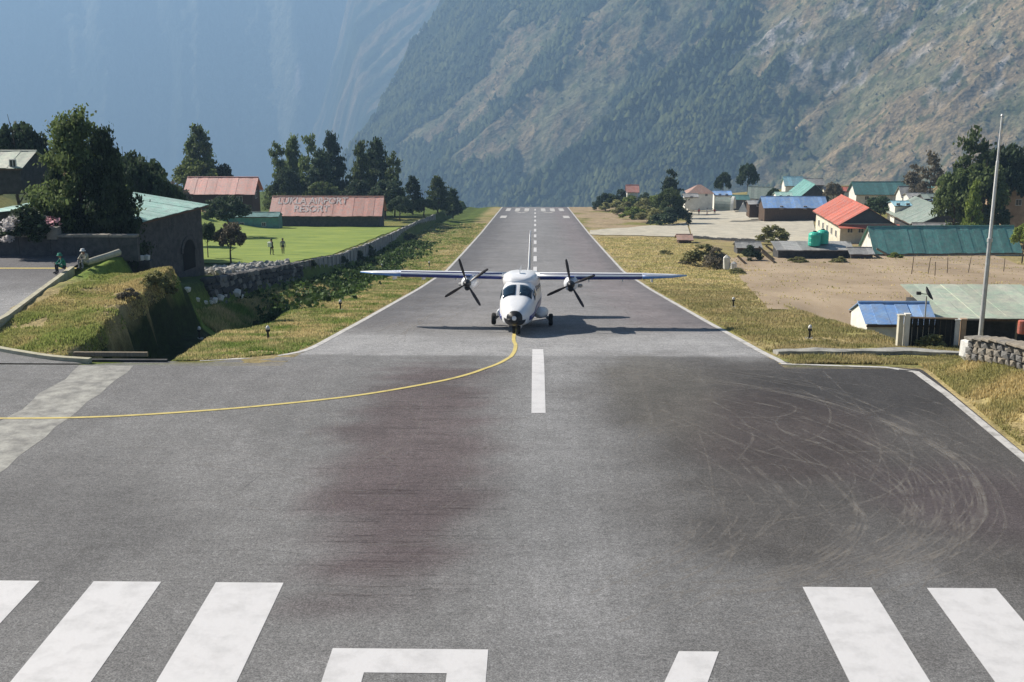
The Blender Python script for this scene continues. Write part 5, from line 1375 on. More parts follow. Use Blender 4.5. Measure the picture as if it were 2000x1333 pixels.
for s_ in (-1, 1):
    w_ = wingpart('wing', [(s_ * .7, 5.35, 2.15, WZ, .16), (s_ * 2.65, 5.35, 2.15, WZ + .02, .16), (s_ * 6.4, 5.35, 2.05, WZ + .06, .15), (s_ * 8.0, 5.9, 1.45, WZ + .08, .12), (s_ * 8.85, 6.9, .5, WZ + .09, .10)], M['plane_white'])
    LEs = [(s_ * 1.0, 5.35, 2.15, WZ - .035, .16), (s_ * 2.65, 5.35, 2.15, WZ - .015, .16), (s_ * 6.4, 5.35, 2.05, WZ + .025, .15)]
    o = wingpart('leading_edge', LEs, M['plane_blue'], 0, .06, .014); o.parent = w_
    o = wingpart('wing_tip', [(s_ * 6.42, 5.35, 2.05, WZ + .03, .15), (s_ * 8.0, 5.9, 1.45, WZ + .05, .12), (s_ * 8.87, 6.9, .5, WZ + .07, .10)], M['plane_sky_reflection'], 0, .10, .014); o.parent = w_
    for x in (3.6, 5.4, 7.0):
        MB().box((s_ * x, 7.1, WZ - .22), (.07, 1.0, .16)).build('flap_bracket', M['plane_white'], w_)
    # nacelle, spinner and four blades
    nx = s_ * 2.68; nz = 2.42
    nc_ = MB().lathe([(.17, 3.75), (.30, 3.85), (.37, 4.2), (.40, 5.0), (.38, 6.2), (.26, 7.2), (.10, 7.8)], 16, (nx, 0, nz), 'y')
    na = link('engine_nacelle', nc_.mesh('engine_nacelle'), M['plane_white'], pl, smooth=True)
    MB().lathe([(.13, 0), (.15, .05), (.13, .1)], 12, (nx, 3.70, nz - .23), 'y').build('air_intake', M['plane_black'], na)
    MB().tube((nx + s_ * .36, 4.7, nz - .1), (nx + s_ * .52, 5.0, nz - .12), .09, .10, 10).build('exhaust', M['metal_grey'], na)
    MB().box((nx, 4.3, nz + .40), (.36, 1.1, .03)).build('anti_glare_panel', M['plane_blue'], na)
    pr_ = link('spinner', MB().lathe([(.01, 3.12), (.09, 3.20), (.16, 3.34), (.20, 3.52), (.21, 3.74)], 16, (nx, 0, nz), 'y').mesh('spinner'), M['plane_black'], pl, smooth=True)
    for k, ang in enumerate([R(101), R(22), R(205), R(301)] if s_ > 0 else [R(108), R(35), R(212), R(302)]):
        bl = MB(); d = Vector((math.cos(ang), 0, math.sin(ang))); q = Vector((-math.sin(ang), 0, math.cos(ang)))
        for rr, wdt, tw in ((.12, .04, .9), (.35, .06, .75), (.7, .085, .55), (1.1, .08, .42), (1.28, .06, .4), (1.34, .025, .4)):
            ax_ = q * math.cos(tw) + Vector((0, 1, 0)) * math.sin(tw); nn = d.cross(ax_)
            c = Vector((nx, 3.56, nz)) + d * rr
            for a, b in ((-1, 0), (0, .18), (1, 0), (0, -.18)): bl.v.append(c + ax_ * (wdt * a) + nn * (wdt * b))
        bl.f = [(4 * j + k2, 4 * j + (k2 + 1) % 4, 4 * j + 4 + (k2 + 1) % 4, 4 * j + 4 + k2) for j in range(5) for k2 in range(4)] + [(0, 1, 2, 3), (20, 23, 22, 21)]
        bl.build('blade', M['blade_dark'], pr_)
    # gear sponson, leg and main wheel
    sp = MB(); sec = [(6.0, .10, .12), (6.5, .34, .24), (7.4, .42, .28), (8.6, .40, .26), (9.6, .12, .1)]
    for y, hw, hh in sec:
        for k in range(12): t = 2 * math.pi * k / 12; sp.v.append((s_ * 1.0 + hw * math.cos(t), y, .68 + hh * math.sin(t)))
    sp.f = [(j * 12 + k, j * 12 + (k + 1) % 12, (j + 1) * 12 + (k + 1) % 12, (j + 1) * 12 + k) for j in range(4) for k in range(12)] + [tuple(range(12)), tuple(range(48, 60))]
    so_ = link('gear_sponson', sp.mesh('gear_sponson'), M['plane_white'], pl, smooth=True)
    lg = MB().tube((s_ * 1.15, 7.3, .62), (s_ * 1.48, 7.3, .34), .07).tube((s_ * 1.2, 7.6, .6), (s_ * 1.48, 7.35, .34), .045).build('main_gear_leg', M['metal_grey'], pl)
    wh = link('main_wheel', MB().lathe([(.13, -.11), (.28, -.115), (.325, -.06), (.325, .06), (.28, .115), (.13, .11)], 20, (s_ * 1.56, 7.3, .325), 'x').mesh('main_wheel'), M['rubber'], pl, smooth=False)
    MB().lathe([(.12, -.12), (.13, 0), (.12, .12)], 12, (s_ * 1.56, 7.3, .325), 'x').build('rim', M['metal_grey'], wh)
# nose gear with twin wheels, landing lamp and door
MB().tube((0, 2.05, .6), (0, 1.95, .26), .06).tube((0, 2.35, .55), (0, 2.0, .35), .035).build('nose_gear_leg', M['metal_grey'], pl)
for sx in (-.13, .13):
    wh = MB().lathe([(.08, -.06), (.2, -.065), (.235, -.03), (.235, .03), (.2, .065), (.08, .06)], 18, (sx, 1.93, .235), 'x').build('nose_wheel', M['rubber'], pl)
    MB().lathe([(.08, -.066), (.085, 0), (.08, .066)], 10, (sx, 1.93, .235), 'x').build('rim', M['metal_grey'], wh)
MB().box((.22, 2.2, .42), (.02, .8, .26), ry=-.25).build('nose_gear_door', M['plane_white'], pl)
MB().lathe([(.02, -.03), (.09, -.02), (.1, .03)], 12, (-.30, .52, .98), 'y').build('landing_lamp', M['white_metal'], pl)
# tail fin and tailplane
fin = MB()
for z, y0_, c in ((2.45, 12.6, 3.7), (3.0, 13.6, 2.6), (4.85, 14.9, 1.45), (5.1, 15.25, 1.0)):
    for a, b in foil(c, .10, 7): fin.v.append((b * .62, y0_ + a, z))
n = len(foil(1, .1, 7)); fin.f = [(j * n + k, j * n + (k + 1) % n, (j + 1) * n + (k + 1) % n, (j + 1) * n + k) for j in range(3) for k in range(n)] + [tuple(range(n)), tuple(range(3 * n, 4 * n))]
fo_ = link('tail_fin', fin.mesh('tail_fin'), M['plane_white'], pl, smooth=True)
MB().box((0, 15.9, 3.9), (.10, .9, 1.1), rx=-.12).build('rudder', M['plane_white'], fo_)
for s_ in (-1, 1):
    w2 = wingpart('tailplane', [(s_ * .1, 14.0, 1.5, 2.42, .11), (s_ * 3.0, 14.25, 1.2, 2.44, .11), (s_ * 3.3, 14.4, .9, 2.44, .1)], M['plane_white'])
    MB().box((s_ * 1.6, 15.6, 2.42), (2.7, .35, .05)).build('elevator', M['plane_white'], w2)
MB().box((0, 4.6, 3.06), (.02, .3, .26)).build('antenna', M['plane_white'], pl)
MB().tube((0, 5.6, 3.0), (0, 5.7, 3.3), .012).build('antenna', M['plane_white'], pl)

# ------------------------------------------------------------------ walls, fences, pole
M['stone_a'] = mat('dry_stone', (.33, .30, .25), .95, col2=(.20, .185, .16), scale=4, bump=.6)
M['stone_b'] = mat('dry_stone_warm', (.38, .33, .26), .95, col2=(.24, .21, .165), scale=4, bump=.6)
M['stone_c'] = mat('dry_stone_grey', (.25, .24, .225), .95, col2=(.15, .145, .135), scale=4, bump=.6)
M['white_stone'] = mat('white_stone', (.70, .68, .63), .9, var=.15, scale=4, bump=.4)
def stonemesh(seed):
    q = random.Random(seed); mb = MB(); vs = []
    bm = bmesh.new(); bmesh.ops.create_icosphere(bm, subdivisions=1, radius=.5)
    for v in bm.verts:
        c = v.co.copy(); c = Vector([math.copysign(abs(a * 2) ** .55 / 2, a) for a in c]); v.co = c * q.uniform(.88, 1.08)
    me = bpy.data.meshes.new('stone'); bm.to_mesh(me); bm.free(); return me
STM = [stonemesh(k) for k in range(6)]
def stone(parent, loc, size, rz, m, name='stone'):
    me = variant(STM[rng.randrange(6)], M[m]); o = link(name, me, None, parent); o.location = loc; o.scale = size; o.rotation_euler = (rng.uniform(-.1, .1), rng.uniform(-.1, .1), rz); return o
# dry stone wall at the right edge
sw = empty('stone_wall', (0, 0, 0), 'low dry stone wall with flat pale coping at the right edge of the apron', 'wall')
wa, wb = Vector((16.55, 45.6)), Vector((18.3, 39.6)); wl = (wb - wa).length; wdv = (wb - wa).normalized(); wnv = Vector((wdv.y, -wdv.x)); wang = math.atan2(wdv.y, wdv.x)
for row in range(3):
    u = -.1 * (row % 2)
    while u < wl:
        l_ = rng.uniform(.26, .52); c = wa + wdv * (u + l_ / 2)
        for side in (0,):
            g = Tz(c.x, c.y)
            stone(sw, (c.x, c.y, g + .14 + row * .25), (l_ * 1.02, .52 + rng.uniform(-.04, .05), .30), wang, rng.choice(['stone_a', 'stone_b', 'stone_c']))
        u += l_
u = 0
while u < wl:
    l_ = rng.uniform(.45, .8); c = wa + wdv * (u + l_ / 2); g = Tz(c.x, c.y)
    MB().box((0, 0, 0), (l_ * .98, .66 + rng.uniform(-.03, .05), .11)).build('coping_stone', M[rng.choice(['stone_a', 'stone_b'])], sw, bevel=.02).matrix_local = Matrix.Translation((c.x, c.y, g + .86 + rng.uniform(-.015, .015))) @ Matrix.Rotation(wang + rng.uniform(-.03, .03), 4, 'Z')
    u += l_
stone(sw, (16.5, 45.75, Tz(16.5, 45.75) + .45), (.45, .7, .95), .3, 'white_stone')
# flagpole
fp = at(1914, 662, 51.6); ft = at(1957, 228, 51.6)
g = Tz(fp.x, fp.y)
pole = empty('flagpole', (fp.x, fp.y, g), 'tall thin pale metal pole leaning slightly at the right edge', 'pole')
dx_, H_ = ft.x - fp.x, ft.z - g
MB().tube((0, 0, -.3), (dx_ * .5, 0, H_ * .5), .105, .085, 12).build('pole_lower', M['steel'], pole)
MB().tube((dx_ * .49, 0, H_ * .49), (dx_ * .82, 0, H_ * .82), .07, .06, 12).build('pole_middle', M['white_metal'], pole)
MB().tube((dx_ * .815, 0, H_ * .815), (dx_, 0, H_), .045, .03, 10).build('pole_top', M['white_metal'], pole)
MB().tube((dx_ * .49, 0, H_ * .485), (dx_ * .5, 0, H_ * .5), .115, .115, 12).build('collar', M['steel'], pole)
MB().box((0, 0, .05), (.6, .6, .5)).build('footing', M['drain'], pole)
MB().lathe([(.02, 0), (.06, .04), (.02, .1)], 8, (dx_, 0, H_)).build('finial', M['steel'], pole)
MB().tube((.08, -.08, 1.0), (dx_ + .05, -.04, H_ - .1), .008, n=4).build('halyard', M['timber'], pole)
# gate of dark netting between concrete posts
def post(xp, yb, yt, w_, m, lab, name='gate_post', Y=None):
    p = onT(xp, yb, 40, 90) if Y is None else at(xp, yb, Y); t = at(xp, yt, p.y); z0 = p.z - .15
    o = empty(name, (p.x, p.y, z0), lab, 'post', 'posts of the dark gate'); o.rotation_euler.z = rng.uniform(-.2, .2)
    MB().box((0, 0, (t.z - z0) / 2), (w_, w_, t.z - z0)).build('shaft', M[m], o, bevel=.015)
    MB().box((0, 0, t.z - z0 + .03), (w_ * 1.25, w_ * 1.25, .06)).build('cap', M[m], o, bevel=.01)
    return p, t
gp = [post(1755, 676, 617, .22, 'wall_cream', 'leftmost pale post of the dark gate', Y=54.4), post(1768, 677, 615, .22, 'wall_white', 'whitewashed post at the left end of the dark gate', Y=54.4), post(1866, 676, 626, .20, 'wall_white', 'slim white post at the right end of the dark gate', Y=54.4), post(1878, 676, 625, .22, 'wall_tan', 'tan post right of the slim white one', Y=54.4)]
M['netting'] = mat('black_netting', (.022, .022, .018), .95, var=.4, scale=12)
gt = empty('gate', (gp[1][0].x, gp[1][0].y, 0), 'dark netting gate panel under a rusty rail beside the concrete path', 'gate')
dg = Vector((gp[2][0].x - gp[1][0].x, gp[2][0].y - gp[1][0].y)); zt0 = gp[1][1].z - .12; zb0 = gp[1][0].z
ng = 9
for k in range(ng):
    a, b = dg * ((k + .04) / ng), dg * ((k + .97) / ng)
    MB().slab([(a.x, a.y, zb0 - .2), (b.x, b.y, zb0 - .2), (b.x, b.y, zt0 - .05), (a.x, a.y, zt0 - .05)], .03).build('panel', M['netting'], gt)
MB().tube((0, 0, zt0), (dg.x, dg.y, zt0 - .06), .045, n=6).build('rail', M['wall_tan'], gt)
MB().box0((gp[3][0].x - gp[1][0].x + .1, .1, zb0 - .3), (gp[3][0].x - gp[1][0].x + 1.0, .35, zt0 - .15)).build('side_panel', M['netting'], gt)
# blue hut and the green roofed shelter beyond
facing('blue_hut', 'low hut with blue sheet roof and white gable behind the dark gate', 1694, 1826, 640, 633, 594, 3.4, 'wall_white', 'roof_blue', Y=64.5, sheets=6, over=.12, cat='hut', base=1.5)
s0, s1 = at(1822, 610, 66.5), at(2075, 610, 66.5)
shl = empty('shelter', (s0.x, 66.5, 0), 'dark open shelter under a wide faded green roof behind the flagpole', 'shelter')
ze, wd_ = at(1900, 622, 65.8).z, s1.x - s0.x
zr = at(1900, 556, 72.5).z
slope_sheets(shl, (0, -.8, ze), (wd_, -.8, ze), (-.1, 6.0, zr), (wd_, 6.0, zr), M['roof_olive'], 9)
MB().box0((.2, 1.2, ze - 2.8), (wd_ - .2, 5.6, ze - .1)).build('back_wall', M['wall_dark'], shl)
for k in range(4): MB().tube((.3 + k * wd_ / 3.4, -.5, ze - 2.6), (.3 + k * wd_ / 3.4, -.5, ze - .02), .07, n=6).build('prop', M['timber'], shl)
MB().box0((0, -.84, ze - .14), (wd_, -.76, ze - .02)).build('fascia', M['wall_wood'], shl)
# satellite dish by the shelter roof
dc = at(1806, 577, 64.0)
ds = empty('satellite_dish', (dc.x, dc.y, dc.z), 'dark satellite dish on a short mast at the left corner of the faded roof', 'dish')
pr2 = [(.02, 0), (.16, .02), (.30, .07), (.40, .14)]
di = link('reflector', MB().lathe(pr2 + [(.385, .15), (.28, .085), (.15, .035), (.02, .015)], 18).mesh('reflector'), M['wall_dark'], ds, smooth=True); di.rotation_euler = (R(60), 0, R(70)); di.location = (.12, 0, .05)
MB().tube((.1, 0, -.05), (.12, 0, -1.9), .04).build('mast', M['steel'], ds)
MB().tube((.12, 0, .05), (-.32, -.12, .12), .02).box((-.36, -.13, .13), (.22, .14, .16)).build('feed_arm', M['wall_dark'], ds)
# wire fence by the tilled field
for i, (x, yb, yt) in enumerate([(1780, 536, 502), (1812, 536, 504), (1850, 535, 503), (1890, 534, 503), (1826, 540, 512), (1960, 532, 505)]):
    p = onT(x, yb, 60, 240); h = at(x, yt, p.y).z - p.z
    o = MB().tube((0, 0, -.3), (rng.uniform(-.1, .25), 0, h), .06, .05, 6).build('fence_post', M['timber']); o.location = p
    tag(o, ['first thin post of the wire fence at the back of the tilled field', 'second thin fence post behind the tilled field', 'third fence post, in the middle of the row behind the tilled field', 'fourth fence post, left of the flagpole', 'short fence post standing in front of the row', 'fence post right of the flagpole'][i], 'post', 'posts of the wire fence')
wf = MB(); p0 = onT(1780, 536, 60, 240); p1 = onT(1960, 532, 60, 240)
for hh in (.5, 1.0, 1.5):
    for k in range(8): a, b = p0.lerp(p1, k / 8), p0.lerp(p1, (k + 1) / 8); wf.tube(a + Vector((0, 0, hh - .05)), b + Vector((0, 0, hh - .05)), .012, n=4)
tag(wf.build('fence_wire', M['steel']), 'three wires strung along the thin fence posts behind the tilled field', 'wire fence')
# whitewashed gate stones at the field corner
for i, (x, y, sx, sz) in enumerate([(1418, 528, .8, 2.0), (1432, 534, .7, 1.5), (1408, 505, 1.4, .8)]):
    p = onT(x, y, 60, 240); o = link('gate_stone', variant(STM[i], M['white_stone' if i < 2 else 'wall_wood']), None); o.location = (p.x, p.y, p.z + sz * .4); o.scale = (sx, .6, sz)
    tag(o, ['tall whitewashed stone at the corner of the tilled field', 'shorter whitewashed stone right of the tall one', 'brown boulder behind the whitewashed stones'][i], 'stone', 'stones at the corner of the tilled field')

# perimeter wall left of the runway: panels between posts, stepping down the slope
M['wall_pale'] = mat('rendered_wall', (.46, .44, .42), .95, col2=(.22, .21, .20), scale=1.3, bump=.4, stretch=(2, 2, .6))
pw_ = empty('perimeter_wall', (0, 0, 0), 'long pale rough wall stepping down beside the left runway verge', 'wall')
y = 111.0; k = 0
while y < 262:
    l_ = 2.4 if y < 180 else 3.4
    x = -21.55 + .25 * math.sin(y * .05); mm = M['wall_pale'] if y > 118 else M['stone_c']; jx = rng.uniform(-.03, .03)
    za, zb_ = float(P(y)), float(P(y + l_)); ha, hb = 1.95 + rng.uniform(-.10, .10), 1.95 + rng.uniform(-.10, .10); ya, yb_ = y + .10, y + l_ - .03
    MB().add([(x - .16 + jx, ya, za - 1.2), (x + .14 + jx, ya, za - 1.2), (x + .14 + jx, yb_, zb_ - 1.2), (x - .16 + jx, yb_, zb_ - 1.2), (x - .14 + jx, ya, za + ha), (x + .10 + jx, ya, za + ha), (x + .10 + jx, yb_, zb_ + hb), (x - .14 + jx, yb_, zb_ + hb)],
             [(0, 3, 2, 1), (4, 5, 6, 7), (0, 1, 5, 4), (1, 2, 6, 5), (2, 3, 7, 6), (3, 0, 4, 7)]).build('panel', mm, pw_)
    MB().box((x + .06, y + .04, za + .25), (.30, .14, 3.3 + rng.uniform(-.1, .15))).build('post', M['wall_pale' if y > 118 else 'stone_a'], pw_)
    y += l_; k += 1
# shaded retaining wall of rough stone from the stone house to the bend
rt = empty('retaining_wall', (0, 0, 0), 'dark rough stone retaining wall below the small twiggy tree', 'wall')
y = 79.0
while y < 111:
    z = float(P(y))
    for row in range(5):
        l_ = rng.uniform(.9, 1.5); stone(rt, (-21.45 + rng.uniform(-.08, .08) - .04 * row, y + rng.uniform(0, .5), z + .05 + row * .42), (.7, l_, .52), 0, rng.choice(['stone_c', 'wall_dark', 'wall_dark']))
    y += 1.0
# rubble, pale on top of the wall and white boulders at its foot
rb = MB(); r = random.Random(11)
M['rubble'] = mat('pale_rubble', (.46, .45, .41), .95, col2=(.28, .27, .25), scale=3, bump=.5)
def rubble(name, pts, lab):
    mb = MB()
    for (x, y, z, s) in pts:
        me = STM[r.randrange(6)]; Mx = Matrix.Translation((x, y, z)) @ Euler((r.uniform(0, 3), r.uniform(0, 3), r.uniform(0, 3))).to_matrix().to_4x4() @ Matrix.Diagonal((s, s * r.uniform(.6, 1), s * r.uniform(.5, .9), 1))
        mb.add([Mx @ v.co for v in me.vertices], [tuple(p.vertices) for p in me.polygons])
    o = link(name, mb.mesh(name), M['rubble']); return tag(o, kind='stuff')
pts = []
for k in range(420):
    y = r.uniform(86, 108); x = -21.9 - abs(r.gauss(0, 2.0)); pts.append((x, y, Tz(x, y) + r.uniform(-.05, .35) * max(0, 1 - (-21.9 - x) / 5), r.uniform(.25, .7)))
rubble('rubble', pts, '')
for k in range(160):
    pass
for i, (px_, py_, sz) in enumerate([(418, 588, .62), (428, 583, .7), (412, 590, .4), (460, 574, .8), (468, 580, .6), (476, 588, .35), (366, 566, .5), (386, 585, .4), (401, 590, .35), (484, 590, .3), (497, 590, .3), (420, 528, .5), (500, 545, .35), (474, 556, .3), (466, 552, .25), (440, 576, .3)]):
    p = onT(px_, py_ + 4, 60, 130)
    o = link('boulder', variant(STM[i % 6], M['white_stone']), None); o.location = (p.x, p.y, p.z + sz * .25); o.scale = (sz, sz * .8, sz * .75); o.rotation_euler = (r.uniform(0, .4), 0, r.uniform(0, 3))
    tag(o, ['white boulder, front one of the pair at the foot of the dark wall', 'white boulder, rear one of the pair at the foot of the dark wall', 'small white stone left of the boulder pair', 'largest white boulder at the foot of the dark wall', 'white stone leaning on the largest boulder', 'small stone right under the largest boulder', 'pale boulder at the shadowed mound corner', 'leftmost stone of the low white row', 'second stone of the low white row', 'pale chip of stone right of the boulders', 'last pale chip of stone before the grass hump', 'single white stone high on the dark wall', 'small pale stone high on the wall near the bend', 'pale stone in the middle of the dark wall', 'smaller pale stone beside the middle one', 'small stone between the pair and the largest boulder'][i], 'boulder', 'white stones about the dark wall')
# apron boundary wall with coping, left
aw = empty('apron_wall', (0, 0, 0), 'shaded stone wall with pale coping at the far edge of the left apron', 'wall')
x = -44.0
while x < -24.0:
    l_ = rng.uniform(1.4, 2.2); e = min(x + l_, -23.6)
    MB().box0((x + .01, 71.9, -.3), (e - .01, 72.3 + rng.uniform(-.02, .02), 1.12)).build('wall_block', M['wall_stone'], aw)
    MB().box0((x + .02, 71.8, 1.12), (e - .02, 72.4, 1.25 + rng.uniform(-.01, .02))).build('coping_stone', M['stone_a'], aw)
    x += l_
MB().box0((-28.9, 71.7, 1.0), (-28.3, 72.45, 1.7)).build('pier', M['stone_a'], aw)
# beam across the ditch head
b0, b1 = at(142, 692, 47.9), at(290, 692, 48.1)
o = MB().box((0, 0, 0), ((b1 - b0).length, .16, .18)).build('beam', M['timber'], bevel=.02); o.location = (b0 + b1) / 2; tag(o, 'grey beam lying across the head of the shadowed ditch', 'beam')
MB().box0((-18.2, 47.0, -1.9), (-14.6, 47.18, -.02)).build('headwall', M['wall_dark'])
tag(bpy.data.objects['headwall'], kind='structure')
# runway edge lamps
def lamp(px_, py_, lab, dark=True):
    p = onT(px_, py_, 40, 140)
    o = empty('runway_lamp', p, lab, 'runway lamp', 'runway edge lamps')
    MB().tube((0, 0, -.1), (0, 0, .42), .05, n=8).build('stem', M['plane_black'], o)
    MB().lathe([(.10, .40), (.11, .46), (.10, .5)], 10).build('lamp_base', M['plane_black'], o)
    link('lamp_globe', MB().lathe([(.09, .5), (.095, .58), (.06, .66), (.01, .69)], 10).mesh('lamp_globe'), M['white_metal'], o, smooth=True)
    MB().box((0, 0, 0), (.35, .35, .08)).build('footing', M['drain'], o)
for a in ((524, 664, 'runway lamp on the left verge near the end of the edge line'), (665, 606, 'runway lamp on the left verge below the left wing tip'), (390, 662, 'runway lamp in the mound shadow beside the ditch'), (1581, 662, 'runway lamp on the right verge near the concrete path'), (1432, 600, 'runway lamp on the right verge farther down'), (746, 524, 'runway lamp on the left verge behind the left wing'), (838, 502, 'small runway lamp far down the left verge')):
    lamp(*a)

# ------------------------------------------------------------------ people
M['skin'] = mat('skin', (.30, .17, .11), .6, var=.1)
M['cloth_green'] = mat('cloth_green', (.03, .22, .15), .85, var=.25, scale=6)
M['cloth_tan'] = mat('cloth_tan', (.42, .40, .32), .85, var=.2, scale=6)
M['cloth_dark'] = mat('cloth_dark', (.03, .03, .035), .9, var=.2, scale=6)
M['cloth_red'] = mat('cloth_red', (.50, .05, .06), .85, var=.2, scale=6)
M['cloth_white'] = mat('cloth_white', (.70, .70, .66), .85, var=.1, scale=6)
M['cloth_grey'] = mat('cloth_grey', (.25, .25, .26), .85, var=.2, scale=6)
M['hair'] = mat('hair', (.015, .012, .01), .6)
def person(name, loc, rz, lab, top, legs, pose='stand', group=None, hat=None, pack=None):
    """one continuous skinned body; pose 'stand' or 'sit' (on the kerb, hips at .30 m)"""
    root = empty(name, loc, lab, 'person', group, rz=rz)
    q = random.Random(lab)
    if pose == 'stand':
        J = {'pel': (0, 0, .94), 'wai': (0, .0, 1.10), 'che': (0, .02, 1.32), 'nek': (0, .01, 1.47), 'hea': (0, -.02, 1.60), 'top': (0, -.01, 1.70)}
        for s in (-1, 1):
            st = .10 * s
            J.update({f'hip{s}': (.10 * s, 0, .90), f'kne{s}': (.11 * s, -.05 + st * .6, .50), f'ank{s}': (.11 * s, .03 + st, .09), f'toe{s}': (.12 * s, -.16 + st, .04),
                      f'sho{s}': (.19 * s, .02, 1.40), f'elb{s}': (.25 * s, .05 - st * .5, 1.13), f'wri{s}': (.24 * s, -.07 - st * .5, .90), f'han{s}': (.235 * s, -.10 - st * .5, .80)})
    else:
        J = {'pel': (0, .05, .34), 'wai': (0, .03, .50), 'che': (0, -.08, .72), 'nek': (0, -.14, .86), 'hea': (0, -.20, .97), 'top': (0, -.20, 1.08)}
        for s in (-1, 1):
            J.update({f'hip{s}': (.11 * s, 0, .32), f'kne{s}': (.16 * s, -.42, .50), f'ank{s}': (.14 * s, -.38, .09), f'toe{s}': (.15 * s, -.58, .04),
                      f'sho{s}': (.19 * s, -.09, .80), f'elb{s}': (.26 * s, -.26, .56), f'wri{s}': (.13 * s, -.44, .56), f'han{s}': (.07 * s, -.50, .56)})
    rad = {'pel': .155, 'wai': .14, 'che': .165, 'nek': .062, 'hea': .095, 'top': .07, 'hip': .10, 'kne': .068, 'ank': .047, 'toe': .045, 'sho': .075, 'elb': .052, 'wri': .04, 'han': .045}
    E = [('pel', 'wai'), ('wai', 'che'), ('che', 'nek'), ('nek', 'hea'), ('hea', 'top')]
    for s in (-1, 1): E += [('pel', f'hip{s}'), (f'hip{s}', f'kne{s}'), (f'kne{s}', f'ank{s}'), (f'ank{s}', f'toe{s}'), ('che', f'sho{s}'), (f'sho{s}', f'elb{s}'), (f'elb{s}', f'wri{s}'), (f'wri{s}', f'han{s}')]
    keys = list(J); me = bpy.data.meshes.new('body'); me.from_pydata([J[k] for k in keys], [(keys.index(a), keys.index(b)) for a, b in E], [])
    tmp = bpy.data.objects.new('tmp', me); COL.objects.link(tmp)
    sk = tmp.modifiers.new('skin', 'SKIN'); tmp.modifiers.new('sub', 'SUBSURF').levels = 1
    for i, k in enumerate(keys):
        r_ = rad[k[:3]]; sv = me.skin_vertices[0].data[i]; sv.radius = (r_, r_ * (.75 if k in ('che', 'wai', 'pel') else 1)); sv.use_root = (k == 'pel')
    dg_ = bpy.context.evaluated_depsgraph_get(); bm_ = bpy.data.meshes.new_from_object(tmp.evaluated_get(dg_)); bpy.data.objects.remove(tmp)
    bm_.materials.clear()
    for mm in (top, legs, 'skin', 'cloth_dark'): bm_.materials.append(M[mm])
    pos = np.array([J[k] for k in keys])
    for p in bm_.polygons:
        k = keys[int(np.argmin(((pos - np.array(p.center)) ** 2).sum(1)))][:3]
        p.material_index = {'hea': 2, 'top': 2, 'nek': 2, 'han': 2, 'hip': 1, 'kne': 1, 'ank': 1, 'pel': 1, 'toe': 3}.get(k, 0); p.use_smooth = True
    b = link('body', bm_, None, root)
    hx, hy, hz = J['hea']
    link('hair' if not hat else 'hat', MB().lathe([(.10, .0), (.118, .05), (.10, .12), (.05, .155), (.005, .165)] if not hat else [(.17, -.01), (.17, .01), (.115, .02), (.11, .12), (.01, .14)], 12, (hx, hy + .015, hz + .03)).mesh('hair'), M[hat or 'hair'], root, smooth=True)
    MB().box((hx, hy - .10, hz + .005), (.03, .04, .05)).build('nose', M['skin'], root)
    if pack:
        MB().box((J['che'][0], J['che'][1] + .26, J['che'][2] - .12), (.40, .28, .55)).build('backpack', M[pack], root, bevel=.06)
    return root
def onk(px_, py_, y=None):
    p = onT(px_, py_, 40, 300); return (p.x, p.y, p.z)
def ong(px_, py_): x, y = G0(px_, py_); return (x, y, 0)
kp = at(147, 531, 66.5); person('person', (-25.8, 66.0, .02), -.9, 'person in a green jacket sitting hunched on the apron kerb', 'cloth_green', 'cloth_dark', 'sit', hat='cloth_green')
person('person', (-25.15, 67.6, .02), -.5, 'person in tan clothes and white hat sitting behind the green one', 'cloth_tan', 'cloth_grey', 'sit', hat='cloth_white')
person('person', onk(531, 499), 2.6, 'person in dark clothes with a pale backpack standing on the lawn', 'cloth_dark', 'cloth_dark', pack='cloth_white')
person('person', onk(553, 497), .4, 'slim person in dark grey standing right of the one with the pale backpack', 'cloth_grey', 'cloth_dark')
GY_ = 'people at the back of the paved yard'
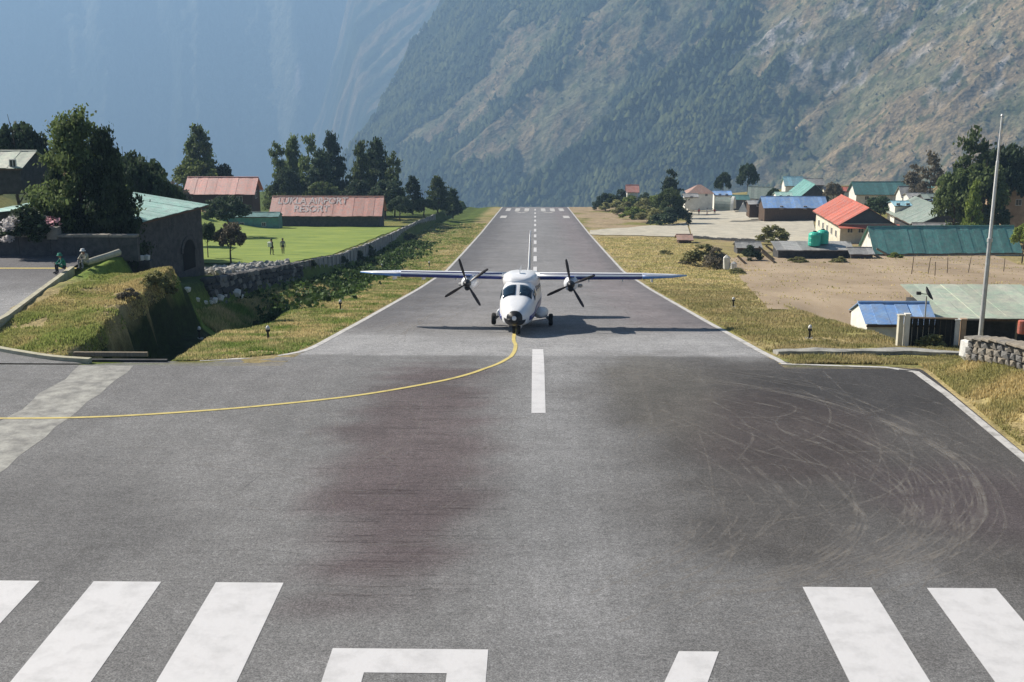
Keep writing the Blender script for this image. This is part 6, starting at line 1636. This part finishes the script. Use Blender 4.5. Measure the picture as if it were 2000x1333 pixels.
for i, (x, y, tp, lab) in enumerate([(1365, 414, 'cloth_red', 'person in red at the left corner of the paved yard'), (1381, 410, 'cloth_white', 'person in white and red at the back of the paved yard'), (1396, 408, 'cloth_red', 'person in dark red beside the green tunnel tent'), (1545, 411, 'cloth_red', 'person in red in front of the blue roof'), (1555, 411, 'cloth_dark', 'person in dark clothes in front of the blue roof')]):
    person('person', onk(x, y), i * 1.3, lab, tp, 'cloth_red' if i == 1 else 'cloth_dark', group=GY_)
# rolled mat beside the sitting people, white sacks by the stone house
rm = at(182, 519, 69.0)
o = MB().lathe([(.05, -1.1), (.17, -1.08), (.19, -.5), (.18, .3), (.20, 1.0), (.06, 1.1)], 12, (0, 0, 0), 'x').build('rolled_mat', M['cloth_tan']); o.location = (-24.6, 69.0, .42); o.rotation_euler = (0, -.15, .9)
tag(o, 'pale rolled mat lying beside the sitting people', 'mat')
for i, x in enumerate((258, 266, 275, 284)):
    p = at(x, 504, 74.2)
    o = link('sack', variant(STM[i], M['cloth_white']), None); o.location = (p.x, 74.2 + i * .1, p.z - .05); o.scale = (.38, .32, .42); o.rotation_euler.z = i
    tag(o, ['leftmost white sack of the row before the stone house', 'second white sack of the row before the stone house', 'third white sack of the row before the stone house', 'rightmost white sack of the row before the stone house'][i], 'sack', 'white sacks before the stone house')
o = MB().box((0, 0, 0), (1.4, 1.0, .5)).build('bench', M['wall_dark'], bevel=.03); p = at(271, 512, 74.2); o.location = (p.x, 74.5, p.z - .35); o.scale = (1, .7, 1.6)
tag(o, 'dark stone ledge under the row of white sacks', 'ledge')
# orange drum at the right edge
p = at(1996, 636, 50.2)
o = empty('drum', (p.x, p.y, p.z - .35), 'small orange plastic drum cut off by the right edge above the stone wall', 'drum')
MB().lathe([(.26, 0), (.28, .05), (.28, .3), (.265, .32), (.28, .34), (.28, .62), (.265, .64), (.28, .66), (.27, .9)], 16).build('barrel', M['roof_bright_red'], o)
MB().lathe([(.27, .9), (.24, .93), (.02, .935)], 16).build('lid', M['roof_bright_red'], o)
o.scale = (.6, .6, .6)
